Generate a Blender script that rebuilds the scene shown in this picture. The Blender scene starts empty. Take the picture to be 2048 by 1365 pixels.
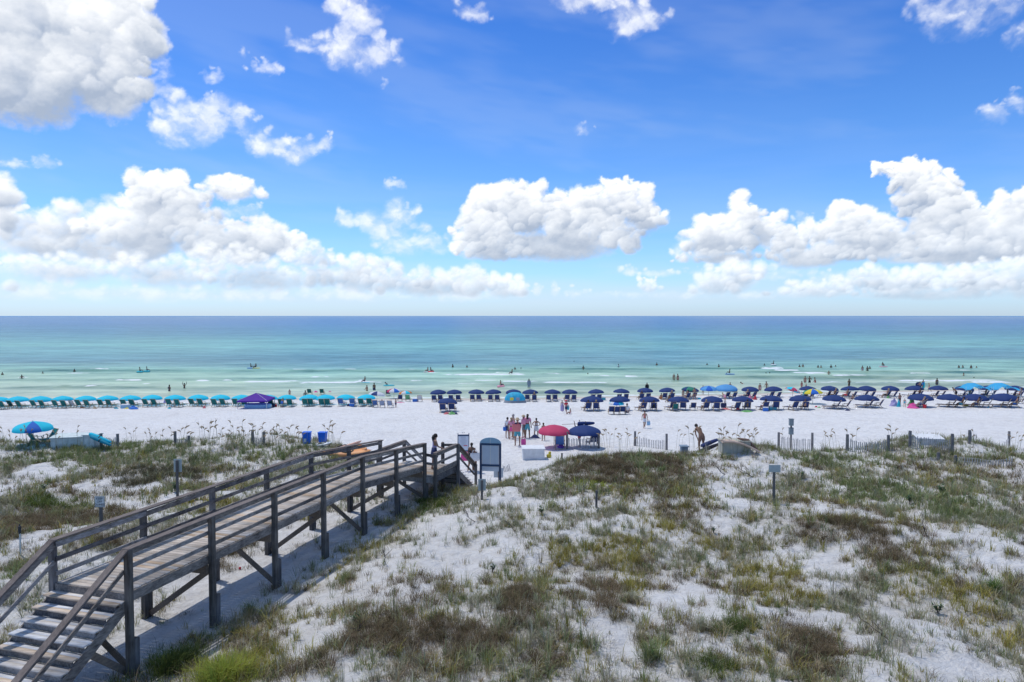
import bpy, bmesh, math, random
import numpy as np
from mathutils import Vector, Matrix
random.seed(7); rng = np.random.default_rng(11)
C = bpy.context.scene.collection
R = math.radians

# ---------------------------------------------------------------- camera, world, sun, exposure
F = 1365.0; PITCH = math.atan(50.5/F); CH = 9.2
cam_d = bpy.data.cameras.new('camera'); cam = bpy.data.objects.new('camera', cam_d); C.objects.link(cam)
cam_d.sensor_width = 36; cam_d.lens = 24.0; cam_d.clip_start = 0.1; cam_d.clip_end = 60000
cam.location = (0, 0, CH); cam.rotation_euler = (R(90)-PITCH, 0, 0)
S = bpy.context.scene; S.camera = cam
S.view_settings.view_transform = 'Standard'; S.view_settings.look = 'None'; S.view_settings.gamma = 1
S.view_settings.exposure = 0.24
SUN_EL, SUN_AZ = 70.0, -58.0      # azimuth from +Y towards +X
W = bpy.data.worlds.new('World'); S.world = W; W.use_nodes = True
wn = W.node_tree.nodes; wl = W.node_tree.links; wn.clear()
sky = wn.new('ShaderNodeTexSky'); sky.sky_type = 'NISHITA'; sky.sun_disc = False
sky.sun_elevation = R(SUN_EL); sky.sun_rotation = R(SUN_AZ); sky.altitude = 0
sky.air_density = 1.0; sky.dust_density = 0.35; sky.ozone_density = 3.0
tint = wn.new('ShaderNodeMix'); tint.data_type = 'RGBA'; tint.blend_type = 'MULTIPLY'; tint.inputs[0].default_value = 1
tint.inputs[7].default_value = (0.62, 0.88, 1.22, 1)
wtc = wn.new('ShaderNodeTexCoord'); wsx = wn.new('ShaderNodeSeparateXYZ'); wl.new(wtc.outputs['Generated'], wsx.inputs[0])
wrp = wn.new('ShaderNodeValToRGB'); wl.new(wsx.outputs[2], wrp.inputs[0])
for _i, (_p, _c) in enumerate([(0.0, (.58,.76,1.16,1)), (0.07, (.52,.74,1.08,1)), (0.25, (.335,.60,.96,1)), (.42, (.20,.46,.90,1)), (.58, (1.0,.95,.88,1)), (.8, (1.05,.97,.85,1))]):  # unseen overhead sky warmed to make the ambient light less blue
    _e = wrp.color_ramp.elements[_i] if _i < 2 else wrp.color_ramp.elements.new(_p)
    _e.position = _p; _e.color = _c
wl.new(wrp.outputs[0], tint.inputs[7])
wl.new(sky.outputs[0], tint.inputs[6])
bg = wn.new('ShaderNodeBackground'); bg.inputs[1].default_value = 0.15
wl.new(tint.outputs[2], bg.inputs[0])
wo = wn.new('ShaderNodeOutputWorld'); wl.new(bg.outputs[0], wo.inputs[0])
sd = bpy.data.lights.new('sun', 'SUN'); sd.energy = 2.25; sd.angle = R(0.5); sd.color = (1, 0.965, 0.91)
so = bpy.data.objects.new('sun', sd); C.objects.link(so)
sdir = Vector((math.sin(R(SUN_AZ))*math.cos(R(SUN_EL)), math.cos(R(SUN_AZ))*math.cos(R(SUN_EL)), math.sin(R(SUN_EL))))
so.rotation_euler = (-sdir).to_track_quat('-Z', 'Y').to_euler()

# ---------------------------------------------------------------- noise
_h = np.random.default_rng(5).random(65536)
def vnoise(x, y, seed=0):
    x = np.asarray(x, float); y = np.asarray(y, float)
    xi = np.floor(x).astype(np.int64); yi = np.floor(y).astype(np.int64)
    fx = x-xi; fy = y-yi; fx = fx*fx*fx*(fx*(fx*6-15)+10); fy = fy*fy*fy*(fy*(fy*6-15)+10)
    def hh(a, b): return _h[((a*73856093) ^ (b*19349663) ^ (seed*83492791)) & 65535]
    a = hh(xi, yi); b = hh(xi+1, yi); c = hh(xi, yi+1); d = hh(xi+1, yi+1)
    return (a+(b-a)*fx + (c-a)*fy + (a-b-c+d)*fx*fy)*2-1
def fbm(x, y, o=4, seed=0, g=0.5):
    s = 0; a = 1; t = 0
    for i in range(o):
        s = s+a*vnoise(x, y, seed+i); t += a; a *= g; x = x*2.03+13.7; y = y*2.03+7.1
    return s/t
def sst(a, b, x):
    t = np.clip((x-a)/(b-a), 0, 1); return t*t*(3-2*t)

# ---------------------------------------------------------------- terrain height
def xw(y): return -9.9+(y-15.7)*0.305
def zg(x, y):
    x = np.asarray(x, float); y = np.asarray(y, float)
    yp = y-0.17*np.maximum(x, 0)*sst(60, 85, y)
    zb = np.interp(yp, [30, 48, 80, 89, 100, 140, 400], [0.55, 0.45, -1.1, -1.62, -2.2, -4, -9])
    zb = zb+0.05*fbm(x/5, y/3.0, 3, 40)*sst(95, 80, yp)+0.022*fbm(x/.7, y/.7, 2, 44)*sst(95, 80, yp)
    yc = np.interp(x, [-60, -14, -9, -6.5, -3, -1, 1.0, 3, 20, 60], [41.5, 40.6, 39.0, 35.8, 33.4, 33.0, 34.8, 37.3, 38.6, 41.2])+0.9*fbm(x/6, x*0+3, 3, 9)
    d = sst(2.6, -2.0, y-yc)
    side = sst(1.6, 6.5, np.abs(x-xw(y)))
    right = sst(-3, 3, x-xw(y))
    h = 0.78+side*(0.25+0.55*sst(17, 36, y))+0.12*right
    h = h+side*(0.55*fbm(x/7.5, y/7.5, 3, 1)+0.1)+(0.25+0.75*side)*(0.22*fbm(x/2.1, y/2.1, 3, 2)+0.05*fbm(x/.5, y/.5, 2, 3))
    h = h+0.22*np.exp(-((y-yc+2.2)/2.0)**2)*side
    return zb*(1-d)+np.maximum(h, zb)*d
cp, sp_ = math.cos(PITCH), math.sin(PITCH)
def ray(px, py):
    a = (px-1024)/F; b = (682.5-py)/F
    return np.array([a, cp+b*sp_, -sp_+b*cp])
def at(px, py, z=None):
    """point of the ground (or of the level z) seen at photo pixel px, py"""
    r = ray(px, py)
    if z is not None:
        t = (z-CH)/r[2]; return Vector((r[0]*t, r[1]*t, z))
    t = np.concatenate([np.arange(6, 60, 0.04), np.arange(60, 160, 0.1)])
    zz = CH+r[2]*t; g = np.maximum(zg(r[0]*t, r[1]*t), SEA)
    k = np.argmax(zz < g); 
    if not (zz < g).any(): k = len(t)-1
    return Vector((r[0]*t[k], r[1]*t[k], float(g[k])))
SEA = -1.6
def gz(x, y): return float(zg(x, y))

# ---------------------------------------------------------------- materials
MATS = {}
def newmat(name):
    m = bpy.data.materials.new(name); m.use_nodes = True; n = m.node_tree.nodes; l = m.node_tree.links
    return m, n, l, n['Principled BSDF']
def mat(name, col, rough=0.7, var=0.12, scale=6, bump=0.0, metallic=0.0, spec=0.3, trans=0.0):
    if name in MATS: return MATS[name]
    m, n, l, b = newmat(name)
    tc = n.new('ShaderNodeTexCoord'); no = n.new('ShaderNodeTexNoise'); no.inputs['Scale'].default_value = scale; no.inputs['Detail'].default_value = 4
    l.new(tc.outputs['Object'], no.inputs['Vector'])
    rp = n.new('ShaderNodeValToRGB'); e = rp.color_ramp.elements
    e[0].position = 0.3; e[1].position = 0.7
    e[0].color = tuple(c*(1-var) for c in col)+(1,); e[1].color = tuple(min(1, c*(1+var)) for c in col)+(1,)
    l.new(no.outputs[0], rp.inputs[0]); l.new(rp.outputs[0], b.inputs['Base Color'])
    b.inputs['Roughness'].default_value = rough; b.inputs['Metallic'].default_value = metallic; b.inputs['Specular IOR Level'].default_value = spec
    if bump:
        bp = n.new('ShaderNodeBump'); bp.inputs['Strength'].default_value = bump; bp.inputs['Distance'].default_value = 0.02
        l.new(no.outputs[0], bp.inputs['Height']); l.new(bp.outputs[0], b.inputs['Normal'])
    if trans:
        t = n.new('ShaderNodeBsdfTranslucent'); l.new(rp.outputs[0], t.inputs[0]); mx = n.new('ShaderNodeMixShader'); mx.inputs[0].default_value = trans
        l.new(b.outputs[0], mx.inputs[1]); l.new(t.outputs[0], mx.inputs[2]); l.new(mx.outputs[0], n['Material Output'].inputs[0])
    MATS[name] = m; return m
def attrmat(name, attr, rough=0.8, spec=0.15, trans=0.0):
    m, n, l, b = newmat(name); a = n.new('ShaderNodeAttribute'); a.attribute_name = attr
    l.new(a.outputs['Color'], b.inputs['Base Color']); b.inputs['Roughness'].default_value = rough; b.inputs['Specular IOR Level'].default_value = spec
    if trans:
        t = n.new('ShaderNodeBsdfTranslucent'); l.new(a.outputs['Color'], t.inputs[0]); mx = n.new('ShaderNodeMixShader'); mx.inputs[0].default_value = trans
        l.new(b.outputs[0], mx.inputs[1]); l.new(t.outputs[0], mx.inputs[2]); l.new(mx.outputs[0], n['Material Output'].inputs[0])
    MATS[name] = m; return m

# ---------------------------------------------------------------- mesh helpers
def npmesh(name, v, f, m, smooth=False, col=None, attr='col'):
    """v (N,3), f (M,3 or 4) arrays"""
    me = bpy.data.meshes.new(name); v = np.asarray(v, np.float32); f = np.asarray(f, np.int32); k = f.shape[1]
    me.vertices.add(len(v)); me.vertices.foreach_set('co', v.ravel())
    me.loops.add(f.size); me.loops.foreach_set('vertex_index', f.ravel())
    me.polygons.add(len(f)); me.polygons.foreach_set('loop_start', np.arange(0, f.size, k, dtype=np.int32)); me.polygons.foreach_set('loop_total', np.full(len(f), k, np.int32))
    if smooth: me.polygons.foreach_set('use_smooth', np.ones(len(f), bool))
    me.update()
    if col is not None:
        c = np.ones((len(v), 4), np.float32); c[:, :col.shape[1]] = col
        a = me.color_attributes.new(attr, 'FLOAT_COLOR', 'POINT'); a.data.foreach_set('color', c.ravel())
    me.materials.append(m); o = bpy.data.objects.new(name, me); C.objects.link(o); return o
def gridfaces(nx, ny):
    i = np.arange(nx-1)[None, :]+np.arange(ny-1)[:, None]*nx
    return np.stack([i, i+1, i+nx+1, i+nx], -1).reshape(-1, 4)
def tag(o, label=None, cat=None, group=None, kind=None):
    if label: o['label'] = label
    if cat: o['category'] = cat
    if group: o['group'] = group
    if kind: o['kind'] = kind
    return o
def empty(name, loc, rz=0, label=None, cat=None, group=None):
    o = bpy.data.objects.new(name, None); C.objects.link(o); o.location = loc; o.rotation_euler = (0, 0, rz); o.empty_display_size = 0.2
    return tag(o, label, cat, group)
def copy_tree(o, parent=None):
    c = o.copy(); C.objects.link(c); c.parent = parent
    for ch in o.children: copy_tree(ch, c)
    return c
class MB:
    def __init__(s): s.v = []; s.f = []
    def add(s, vs, fs):
        k = len(s.v); s.v += [tuple(p) for p in vs]; s.f += [tuple(i+k for i in f) for f in fs]; return s
    def box(s, c, d, rot=None):
        x, y, z = d[0]/2, d[1]/2, d[2]/2
        P = [Vector(p) for p in [(-x,-y,-z),(x,-y,-z),(x,y,-z),(-x,y,-z),(-x,-y,z),(x,-y,z),(x,y,z),(-x,y,z)]]
        M = Matrix.Identity(3) if rot is None else (rot if isinstance(rot, Matrix) else Matrix.Rotation(rot, 3, 'Z'))
        return s.add([M@p+Vector(c) for p in P], [(0,3,2,1),(4,5,6,7),(0,1,5,4),(1,2,6,5),(2,3,7,6),(3,0,4,7)])
    def bar(s, a, b, w, h, up=(0, 0, 1)):
        """a board from a to b: w across, h along up"""
        a = Vector(a); b = Vector(b); y = (b-a); L = y.length; y.normalize(); x = y.cross(Vector(up)).normalized(); z = x.cross(y)
        M = Matrix((x, y, z)).transposed()
        return s.box((a+b)/2, (w, L, h), M)
    def tube(s, pts, r, n=8, cap=True):
        pts = [Vector(p) for p in pts]; r = r if isinstance(r, (list, tuple)) else [r]*len(pts)
        k = len(s.v); t0 = (pts[1]-pts[0]).normalized(); ref = Vector((0, 0, 1)) if abs(t0.z) < 0.9 else Vector((1, 0, 0))
        for i, p in enumerate(pts):
            t = (pts[min(i+1, len(pts)-1)]-pts[max(i-1, 0)]).normalized(); x = t.cross(ref).normalized(); y = x.cross(t)
            for j in range(n):
                a = 2*math.pi*j/n; s.v.append(tuple(p+(x*math.cos(a)+y*math.sin(a))*r[i]))
        for i in range(len(pts)-1):
            for j in range(n):
                s.f.append((k+i*n+j, k+i*n+(j+1) % n, k+(i+1)*n+(j+1) % n, k+(i+1)*n+j))
        if cap: s.f.append(tuple(k+j for j in reversed(range(n)))); s.f.append(tuple(k+(len(pts)-1)*n+j for j in range(n)))
        return s
    def lathe(s, prof, n=16, c=(0, 0, 0), sx=1, sy=1):
        k = len(s.v)
        for r, z in prof:
            for j in range(n):
                a = 2*math.pi*j/n; s.v.append((c[0]+r*sx*math.cos(a), c[1]+r*sy*math.sin(a), c[2]+z))
        for i in range(len(prof)-1):
            for j in range(n): s.f.append((k+i*n+j, k+i*n+(j+1) % n, k+(i+1)*n+(j+1) % n, k+(i+1)*n+j))
        if prof[0][0] > 1e-3: s.f.append(tuple(k+j for j in reversed(range(n))))
        if prof[-1][0] > 1e-3: s.f.append(tuple(k+(len(prof)-1)*n+j for j in range(n)))
        return s
    def ell(s, c, r, n=12, m=7):
        prof = [(max(1e-4, math.sin(math.pi*i/m))*1.0, -math.cos(math.pi*i/m)) for i in range(m+1)]
        k = len(s.v); s.lathe(prof, n)
        for i in range(k, len(s.v)): p = s.v[i]; s.v[i] = (c[0]+p[0]*r[0], c[1]+p[1]*r[1], c[2]+p[2]*r[2])
        return s
    def build(s, name, m, parent=None, smooth=False, bevel=0):
        me = bpy.data.meshes.new(name); me.from_pydata(s.v, [], s.f); me.materials.append(m)
        if smooth: me.polygons.foreach_set('use_smooth', [True]*len(me.polygons))
        if bevel:
            bm = bmesh.new(); bm.from_mesh(me); bmesh.ops.bevel(bm, geom=bm.edges[:], offset=bevel, segments=1, affect='EDGES'); bm.to_mesh(me); bm.free()
        me.update(); o = bpy.data.objects.new(name, me); C.objects.link(o); o.parent = parent; return o

# ---------------------------------------------------------------- clouds: bodies of cloud with relief, sunlit tops and grey shade painted into their emissive colours, outside everything
def azel(px, py):
    r = ray(px, py); return math.degrees(math.atan2(r[0], r[1])), math.degrees(math.atan2(r[2], math.hypot(r[0], r[1])))
# photo px: cx, cy, rx, r_top, r_bottom, strength
CB = [
 (95,90,200,140,138,1.15),(235,50,85,85,110,1),(45,175,160,90,85,1),(205,160,95,100,92,1),(300,60,40,60,70,.45),(325,140,35,60,60,.25),
 (405,240,85,50,58,.62),(345,255,60,42,45,.6),(430,215,30,30,30,.55),(480,245,36,40,40,.45),(590,298,85,32,32,.66),(655,288,22,20,20,.5),(520,290,50,35,30,.45),(330,185,45,28,28,.35),
 (78,325,32,24,22,.6),(20,328,50,12,14,.38),
 (690,108,88,40,38,.62),(760,110,45,35,30,.42),(720,28,68,45,60,.6),(700,75,45,40,40,.5),(600,95,45,22,22,.4),(530,136,38,16,16,.45),(487,103,20,22,20,.3),(430,158,40,16,14,.22),(765,165,16,9,9,.3),
 (1180,2,100,26,22,.55),(1262,38,68,40,46,.6),(1310,45,42,22,22,.3),(945,30,40,26,18,.33),
 (1950,20,150,50,60,.45),(2040,75,50,40,40,.35),(1860,20,60,30,40,.25),(1990,225,40,25,35,.5),(2035,205,30,25,30,.45),
 (1170,255,30,17,14,.4),(785,372,26,13,14,.42),
 (320,415,80,62,85,1.05),(375,440,65,60,80,.85),(300,470,95,70,70,.8),(395,480,60,45,55,.75),(348,395,60,40,50,.9),
 (460,383,75,28,25,.75),(440,375,35,22,22,.5),(475,424,62,20,18,.55),
 (100,470,150,60,70,.7),(200,435,55,35,50,.6),(160,420,90,20,50,.45),(10,430,45,40,60,.7),(40,480,120,60,60,.6),(185,458,45,25,25,.8),(230,500,160,45,45,.7),
 (500,490,90,50,55,.9),(480,460,35,30,30,.8),(572,488,38,36,45,.85),(620,520,60,32,30,.7),(440,520,90,35,35,.7),
 (120,540,190,32,40,.7),(330,545,160,36,42,.75),(520,555,160,38,40,.75),(60,585,160,30,25,.6),(270,590,220,25,22,.55),(480,592,220,25,20,.6),
 (720,552,95,36,45,.85),(790,560,60,30,35,.75),(850,572,110,36,32,.85),(925,568,60,35,32,.85),(1005,578,44,28,25,.85),(700,590,180,22,18,.65),(900,592,150,20,16,.6),
 (780,455,78,48,55,.62),(690,440,38,24,22,.45),(810,430,42,26,30,.6),(860,490,60,30,30,.5),(800,500,60,25,25,.45),
 (1000,430,70,56,80,1.1),(960,470,55,40,50,1),(1060,420,55,45,70,1),(1140,440,70,52,65,1.1),(1200,430,75,45,60,.95),(1285,435,42,44,46,.95),(1240,372,36,20,28,.75),(1250,400,45,30,40,.8),
 (1100,488,165,34,40,1.0),(985,505,80,26,24,.85),(1235,470,66,30,26,.8),
 (1430,485,80,48,42,.95),(1490,445,60,45,55,.95),(1530,465,50,45,45,.75),(1420,465,45,35,35,.95),(1370,500,40,28,30,.6),(1540,480,30,30,35,.6),(1450,515,110,20,18,.7),
 (1700,460,70,48,60,1),(1640,470,55,28,35,.7),(1740,470,50,40,50,.85),(1592,486,34,30,35,1),(1620,515,100,25,28,.85),(1790,480,70,40,50,.85),(1720,500,180,35,32,.9),(1615,440,25,18,18,.4),
 (1785,342,32,24,24,.95),(1822,362,45,34,40,1.05),(1870,375,42,36,45,1),(1855,410,60,40,50,1),(1905,425,55,45,55,.95),(1915,470,110,50,55,1),(1985,430,40,28,40,.7),(2040,430,60,55,60,.95),(1990,480,120,50,50,.95),(2050,490,90,50,45,.9),(1900,510,200,28,26,.9),
 (1465,560,64,38,32,.85),(1430,575,50,25,22,.7),(1500,590,120,15,14,.5),(1300,574,24,22,20,.7),(1330,592,130,14,12,.4),(1260,545,28,12,12,.45),(1320,548,50,10,10,.4),(1390,545,30,10,10,.3),
 (1110,580,14,22,18,.6),(1075,582,14,18,16,.55),(1150,585,25,14,12,.5),(1045,585,20,18,16,.55),
 (1760,565,90,35,38,.85),(1660,560,80,25,25,.6),(1640,582,110,22,22,.75),(1800,572,120,32,30,.9),(1850,560,50,28,30,.8),(1940,572,60,36,36,.95),(1990,560,60,35,35,.85),(2060,570,90,40,38,.9),(1870,590,260,20,16,.7),(2010,530,110,20,20,.7),(1900,545,60,25,25,.6),
 (1560,545,90,20,20,.4),(1230,590,150,10,10,.3)]
EX = [(-160,420,200,90,90,1),(-330,300,150,60,60,.8),(2250,470,170,90,70,1),(2420,380,160,80,80,.9),(2300,150,120,50,50,.6),(-250,560,300,40,40,.9),(2400,570,300,40,40,.9),(-200,120,120,100,90,1)]
def build_clouds():
    DA = 0.075
    az = np.arange(-50, 50.01, DA); el = np.arange(0.3, 27.5, DA)
    A, E = np.meshgrid(az, el)
    ksm = np.clip(.16+E/13, .2, .95)
    U = A+(0.55*fbm(A*.45, E*.6, 2, 20)+0.42*fbm(A*1.3, E*1.5, 6, 23, .62))*ksm
    V = E+(0.40*fbm(A*.45, E*.6, 2, 26)+0.34*fbm(A*1.3, E*1.5, 6, 29, .62))*ksm
    fine2 = fbm(A*5.0+2*fbm(A*1.7, E*1.7, 2, 87), E*6.0, 4, 88, .65); fine = fbm(A*2.0+1.2*fbm(A*.8, E*.8, 2, 85), E*2.4, 6, 80, .62)
    soft = fbm(A*.5, E*.75, 5, 98, .58)
    soft3 = fbm(U*.9+4, V*1.3, 5, 55, .52)
    alpha = np.zeros(A.shape); colr = np.zeros(A.shape+(3,)); rel = np.zeros(A.shape)
    rg = np.random.default_rng(3)
    Lx, Ly, Lz = -.38, .80, .46
    def layer(blobs, lo, hi, dense, sub, con):
        nonlocal alpha, colr, rel
        D = np.full(A.shape, -1.0); SH = np.full(A.shape, .6)
        puffs = []
        for cx, cy, rx, rt, rb, st in blobs:
            a0, e0 = azel(cx, cy); c = math.cos(R(a0))/(F*math.pi/180); ax = rx*c*math.cos(R(a0)); at_ = rt*c; ab = rb*c
            puffs.append((e0+.3*at_, a0, e0, ax*.92, at_*.92, ab*.95, st, 0))
            for k in range(int(sub*1.7*min(1.6, ax/1.6+.5))):
                th = rg.uniform(-.25, math.pi+.25); q = rg.uniform(.40, 1.04)
                s = rg.uniform(.15, .42)*min(ax, at_*1.35+.2); s = max(s, .16)
                pa = a0+ax*q*math.cos(th); pe = e0+at_*q*math.sin(th) if math.sin(th) > 0 else e0+ab*q*math.sin(th)
                puffs.append((pe, pa, pe, s*1.15, s, s*1.0, st*.95, 1))
        puffs.sort(key=lambda p: -p[0]+.6*p[7]*0)
        for _, a0, e0, ax, at_, ab, st, kind in puffs:
            i0 = max(0, int((a0-ax*2.0-1.2+50)/DA)); i1 = min(len(az), int((a0+ax*2.0+1.2+50)/DA)); j0 = max(0, int((e0-ab*2.0-1.2-.3)/DA)); j1 = min(len(el), int((e0+at_*2.0+1.2-.3)/DA))
            if i1 <= i0 or j1 <= j0: continue
            s_ = (slice(j0, j1), slice(i0, i1))
            du = (U[s_]-a0)/ax; dv = V[s_]-e0; dv = np.where(dv > 0, dv/at_, dv/ab)
            rr = du*du+dv*dv; q = st-rr*(.5+.5*st)
            nz = np.sqrt(np.clip(1-rr, 0.0, 1))
            l = np.clip(.50+.50*(du*Lx+dv*Ly)+.34*nz*Lz, 0, 1.15)
            w = sst(-.02, .30, q)*(.55 if kind == 0 else .80)
            SH[s_] = SH[s_]*(1-w)+l*w
            h = np.clip(.5+.5*(q-D[s_])/.2, 0, 1); D[s_] = D[s_]+(q-D[s_])*h+.2*h*(1-h)*.5
        D = D+(.16*fine+.05*fine2 if dense > .5 else .10*fine+.30*soft3)+.12*soft
        T = np.clip(D, 0, 1.2)
        step = 5; tau = np.zeros(A.shape)
        for i in range(1, 11):
            dy = step*i; dx = int(step*i*.4); s2 = np.zeros_like(T)
            s2[:-dy, dx:] = T[dy:, :A.shape[1]-dx]; tau += s2*.9**i
        lit = np.exp(-np.clip(tau-.1, 0, None)*.50)
        edge = 1-sst(.0, .45, D)
        s = con*1.35*(SH-.58)+.20+.60*lit+.10*edge+.30*soft+.07*fine+.05*fine2 if dense > .5 else .80+.3*(SH-.5)+.2*soft3
        s = np.clip(s, 0, 1)
        al = sst(lo, hi, D)*(dense+(1-dense)*np.clip(.40+.9*soft3+T*.6, 0, 1))
        al = al*sst(0.3, 2.6, E)*.25+al*.75*sst(-.4, 1.2, E)
        c0 = np.array([.35, .42, .545]); c1 = np.array([.97, .98, .99]); cc = c0+(c1-c0)*s[..., None]**1.1
        far = (np.exp(-np.clip(E-.3, 0, None)/4.2)*.74)[..., None]; cc = cc*(1-far)+np.array([.55, .655, .79])*far*(.78+.38*s[..., None])  # low clouds blended towards a painted haze colour
        a_ = al[..., None]; colr = colr*(1-a_)+cc*a_; alpha = alpha*(1-al)+al
        rel = np.maximum(rel, al*(260*np.sqrt(T+1e-4)+80*np.clip(SH, 0, 1)*np.clip(T*2, 0, 1))*np.clip(E/8, .3, 1.3))
    thin = [b for b in CB if b[5] < .68]; full = [b for b in CB+EX if b[5] >= .68]
    layer([(a, b, c, d, e, min(1, s*.8+.22)) for a, b, c, d, e, s in thin], -.08, 1.15, .26, 3, .35)
    lo_ = [b for b in full if b[1] > 515]; hi_ = [b for b in full if b[1] <= 515]
    hz = [b for b in hi_ if b[5] <= .72 and b[0] < 700]; hi_ = [b for b in hi_ if b not in hz]
    layer([b[:5]+(b[5]*1.0,) for b in hz], -.1, .6, .62, 6, .55)
    layer([b[:5]+(b[5]*.9,) for b in hi_], -.03, .62, .96, 9, .85)
    layer([b[:5]+(b[5]*.85,) for b in lo_], -.05, .70, .74, 10, .8)
    veil = .11*sst(-.05, .5, fbm(A*.05, E*.2+A*.03, 5, 95, .6))*sst(2, 8, E)+.62*np.exp(-E/4.5)*sst(-.5, .5, fbm(A*.06, E*.5, 5, 97))*sst(.2, 1.5, E)  # thin veil aloft plus horizon haze painted into the cloud sheet
    al2 = veil*(1-alpha); colr = colr+al2[..., None]*np.array([.60, .68, .79]); alpha = alpha+al2
    colr = colr/np.maximum(alpha, 1e-3)[..., None]
    alpha = alpha*sst(.3, .9, E)
    r = 9000.0-rel; a = np.radians(A); e = np.radians(E)
    v = np.stack([r*np.sin(a)*np.cos(e), r*np.cos(a)*np.cos(e), CH+r*np.sin(e)], -1).reshape(-1, 3)
    f = gridfaces(len(az), len(el)); al = alpha.ravel()
    f = f[(al[f] > 0.004).any(1)]
    use = np.unique(f); mp = np.full(len(v), -1); mp[use] = np.arange(len(use))
    m, n, l, b = newmat('cloud'); n.remove(b)
    at1 = n.new('ShaderNodeAttribute'); at1.attribute_name = 'col'
    em = n.new('ShaderNodeEmission'); tr = n.new('ShaderNodeBsdfTransparent'); m2 = n.new('ShaderNodeMixShader')
    l.new(at1.outputs['Color'], em.inputs[0]); l.new(at1.outputs['Alpha'], m2.inputs[0]); l.new(tr.outputs[0], m2.inputs[1]); l.new(em.outputs[0], m2.inputs[2])
    l.new(m2.outputs[0], n['Material Output'].inputs[0]); m.cycles.emission_sampling = 'NONE'
    c = np.concatenate([colr.reshape(-1, 3)[use], al[use][:, None]], 1)
    o = npmesh('clouds', v[use], mp[f], m, True, c); tag(o, kind='structure')
build_clouds()

# ---------------------------------------------------------------- places of sand and growth, as photo px: cx, cy, rx, ry
SANDP = [(640,1200,90,38),(800,1120,110,60),(920,1150,60,30),(1170,1210,55,38),(1340,1215,70,50),(1790,1225,65,45),(1985,1090,80,35),(1960,1325,50,40),(1640,1120,110,22),
         (490,1165,75,50),(560,1080,50,30),(20,970,60,45),(190,975,70,28),(240,1035,110,30),(1500,935,90,25),(1260,1330,110,35),(1000,1100,60,35),(640,1280,90,24),(1860,1130,60,20),(1150,960,0,0),
         (330,1180,50,60),(1420,975,60,18),(900,1060,80,22),(1400,1190,40,40),(1230,1265,60,30)]
DENSE = [(120,925,150,22,'green'),(400,925,150,18,'green'),(330,950,120,18,'dark'),(130,1010,120,18,'moss'),(420,1010,90,18,'olive'),(1290,925,60,14,'green'),(880,1290,170,48,'brown'),(520,1335,130,40,'olive'),(1210,940,120,30,'brown'),(1180,975,140,14,'lime'),(1640,1070,170,32,'brown'),(1410,1095,50,38,'olive'),(1250,1155,60,45,'olive'),
         (1610,1275,90,50,'brown'),(1990,1270,110,120,'olive'),(1870,1180,110,45,'olive'),(200,905,260,22,'green'),(270,960,75,32,'dark'),(100,1050,160,30,'brown'),(40,1150,60,60,'green'),(330,1320,75,32,'moss'),(640,1330,90,26,'brown'),(760,1270,80,30,'brown'),
         (680,955,90,30,'green'),(860,1010,80,22,'moss'),(700,1110,70,35,'olive'),(1330,935,60,25,'brown'),(1120,1115,90,30,'olive'),(1700,925,220,16,'green'),(1040,1200,60,50,'brown'),(1750,985,160,40,'green'),(1900,1010,140,35,'green'),
         (1560,1170,90,45,'olive'),(1450,1250,50,50,'moss'),(200,1080,110,18,'brown'),(560,900,160,24,'green'),(1420,1340,90,25,'moss'),(1100,1330,100,30,'brown'),(1020,930,60,22,'moss'),(1230,1090,120,30,'olive'),(1330,1060,80,30,'olive')]
def toworld(px, py, rx, ry):
    p = at(px, py); q = at(px, py-ry); q2 = at(px, py+ry)
    return p.x, p.y, rx*p.y/F, max(0.35, min(3.2, abs(q.y-q2.y)/2))
SW = [toworld(*a) for a in SANDP if a[2]]
DW = [toworld(*a[:4])+(a[4],) for a in DENSE]
def duneness(x, y):
    yc = np.interp(x, [-60, -14, -9, -6.5, -3, -1, 1.0, 3, 20, 60], [41.5, 40.6, 39.0, 35.8, 33.4, 33.0, 34.8, 37.3, 38.6, 41.2])+0.9*fbm(x/6, x*0+3, 3, 9)
    return sst(0.9, -1.2, y-yc)
def veg(x, y):
    n = .46+.95*fbm(x/.85, y/.75, 3, 35)+.38*fbm(x/3.2, y/2.6, 3, 31)
    for a, b, c, d in SW: n = n-.46*np.exp(-(((x-a)/c)**2+((y-b)/d)**2))
    for a, b, c, d, k in DW: n = n+(.62 if k in ('brown', 'lime') else .34 if k in ('olive', 'moss') else .22)*np.exp(-(((x-a)/c)**2+((y-b)/d)**2))
    n = n-0.35*np.exp(-((x-xw(y))/1.4)**2)
    return np.clip(n, .05, 1)*duneness(x, y)

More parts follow.
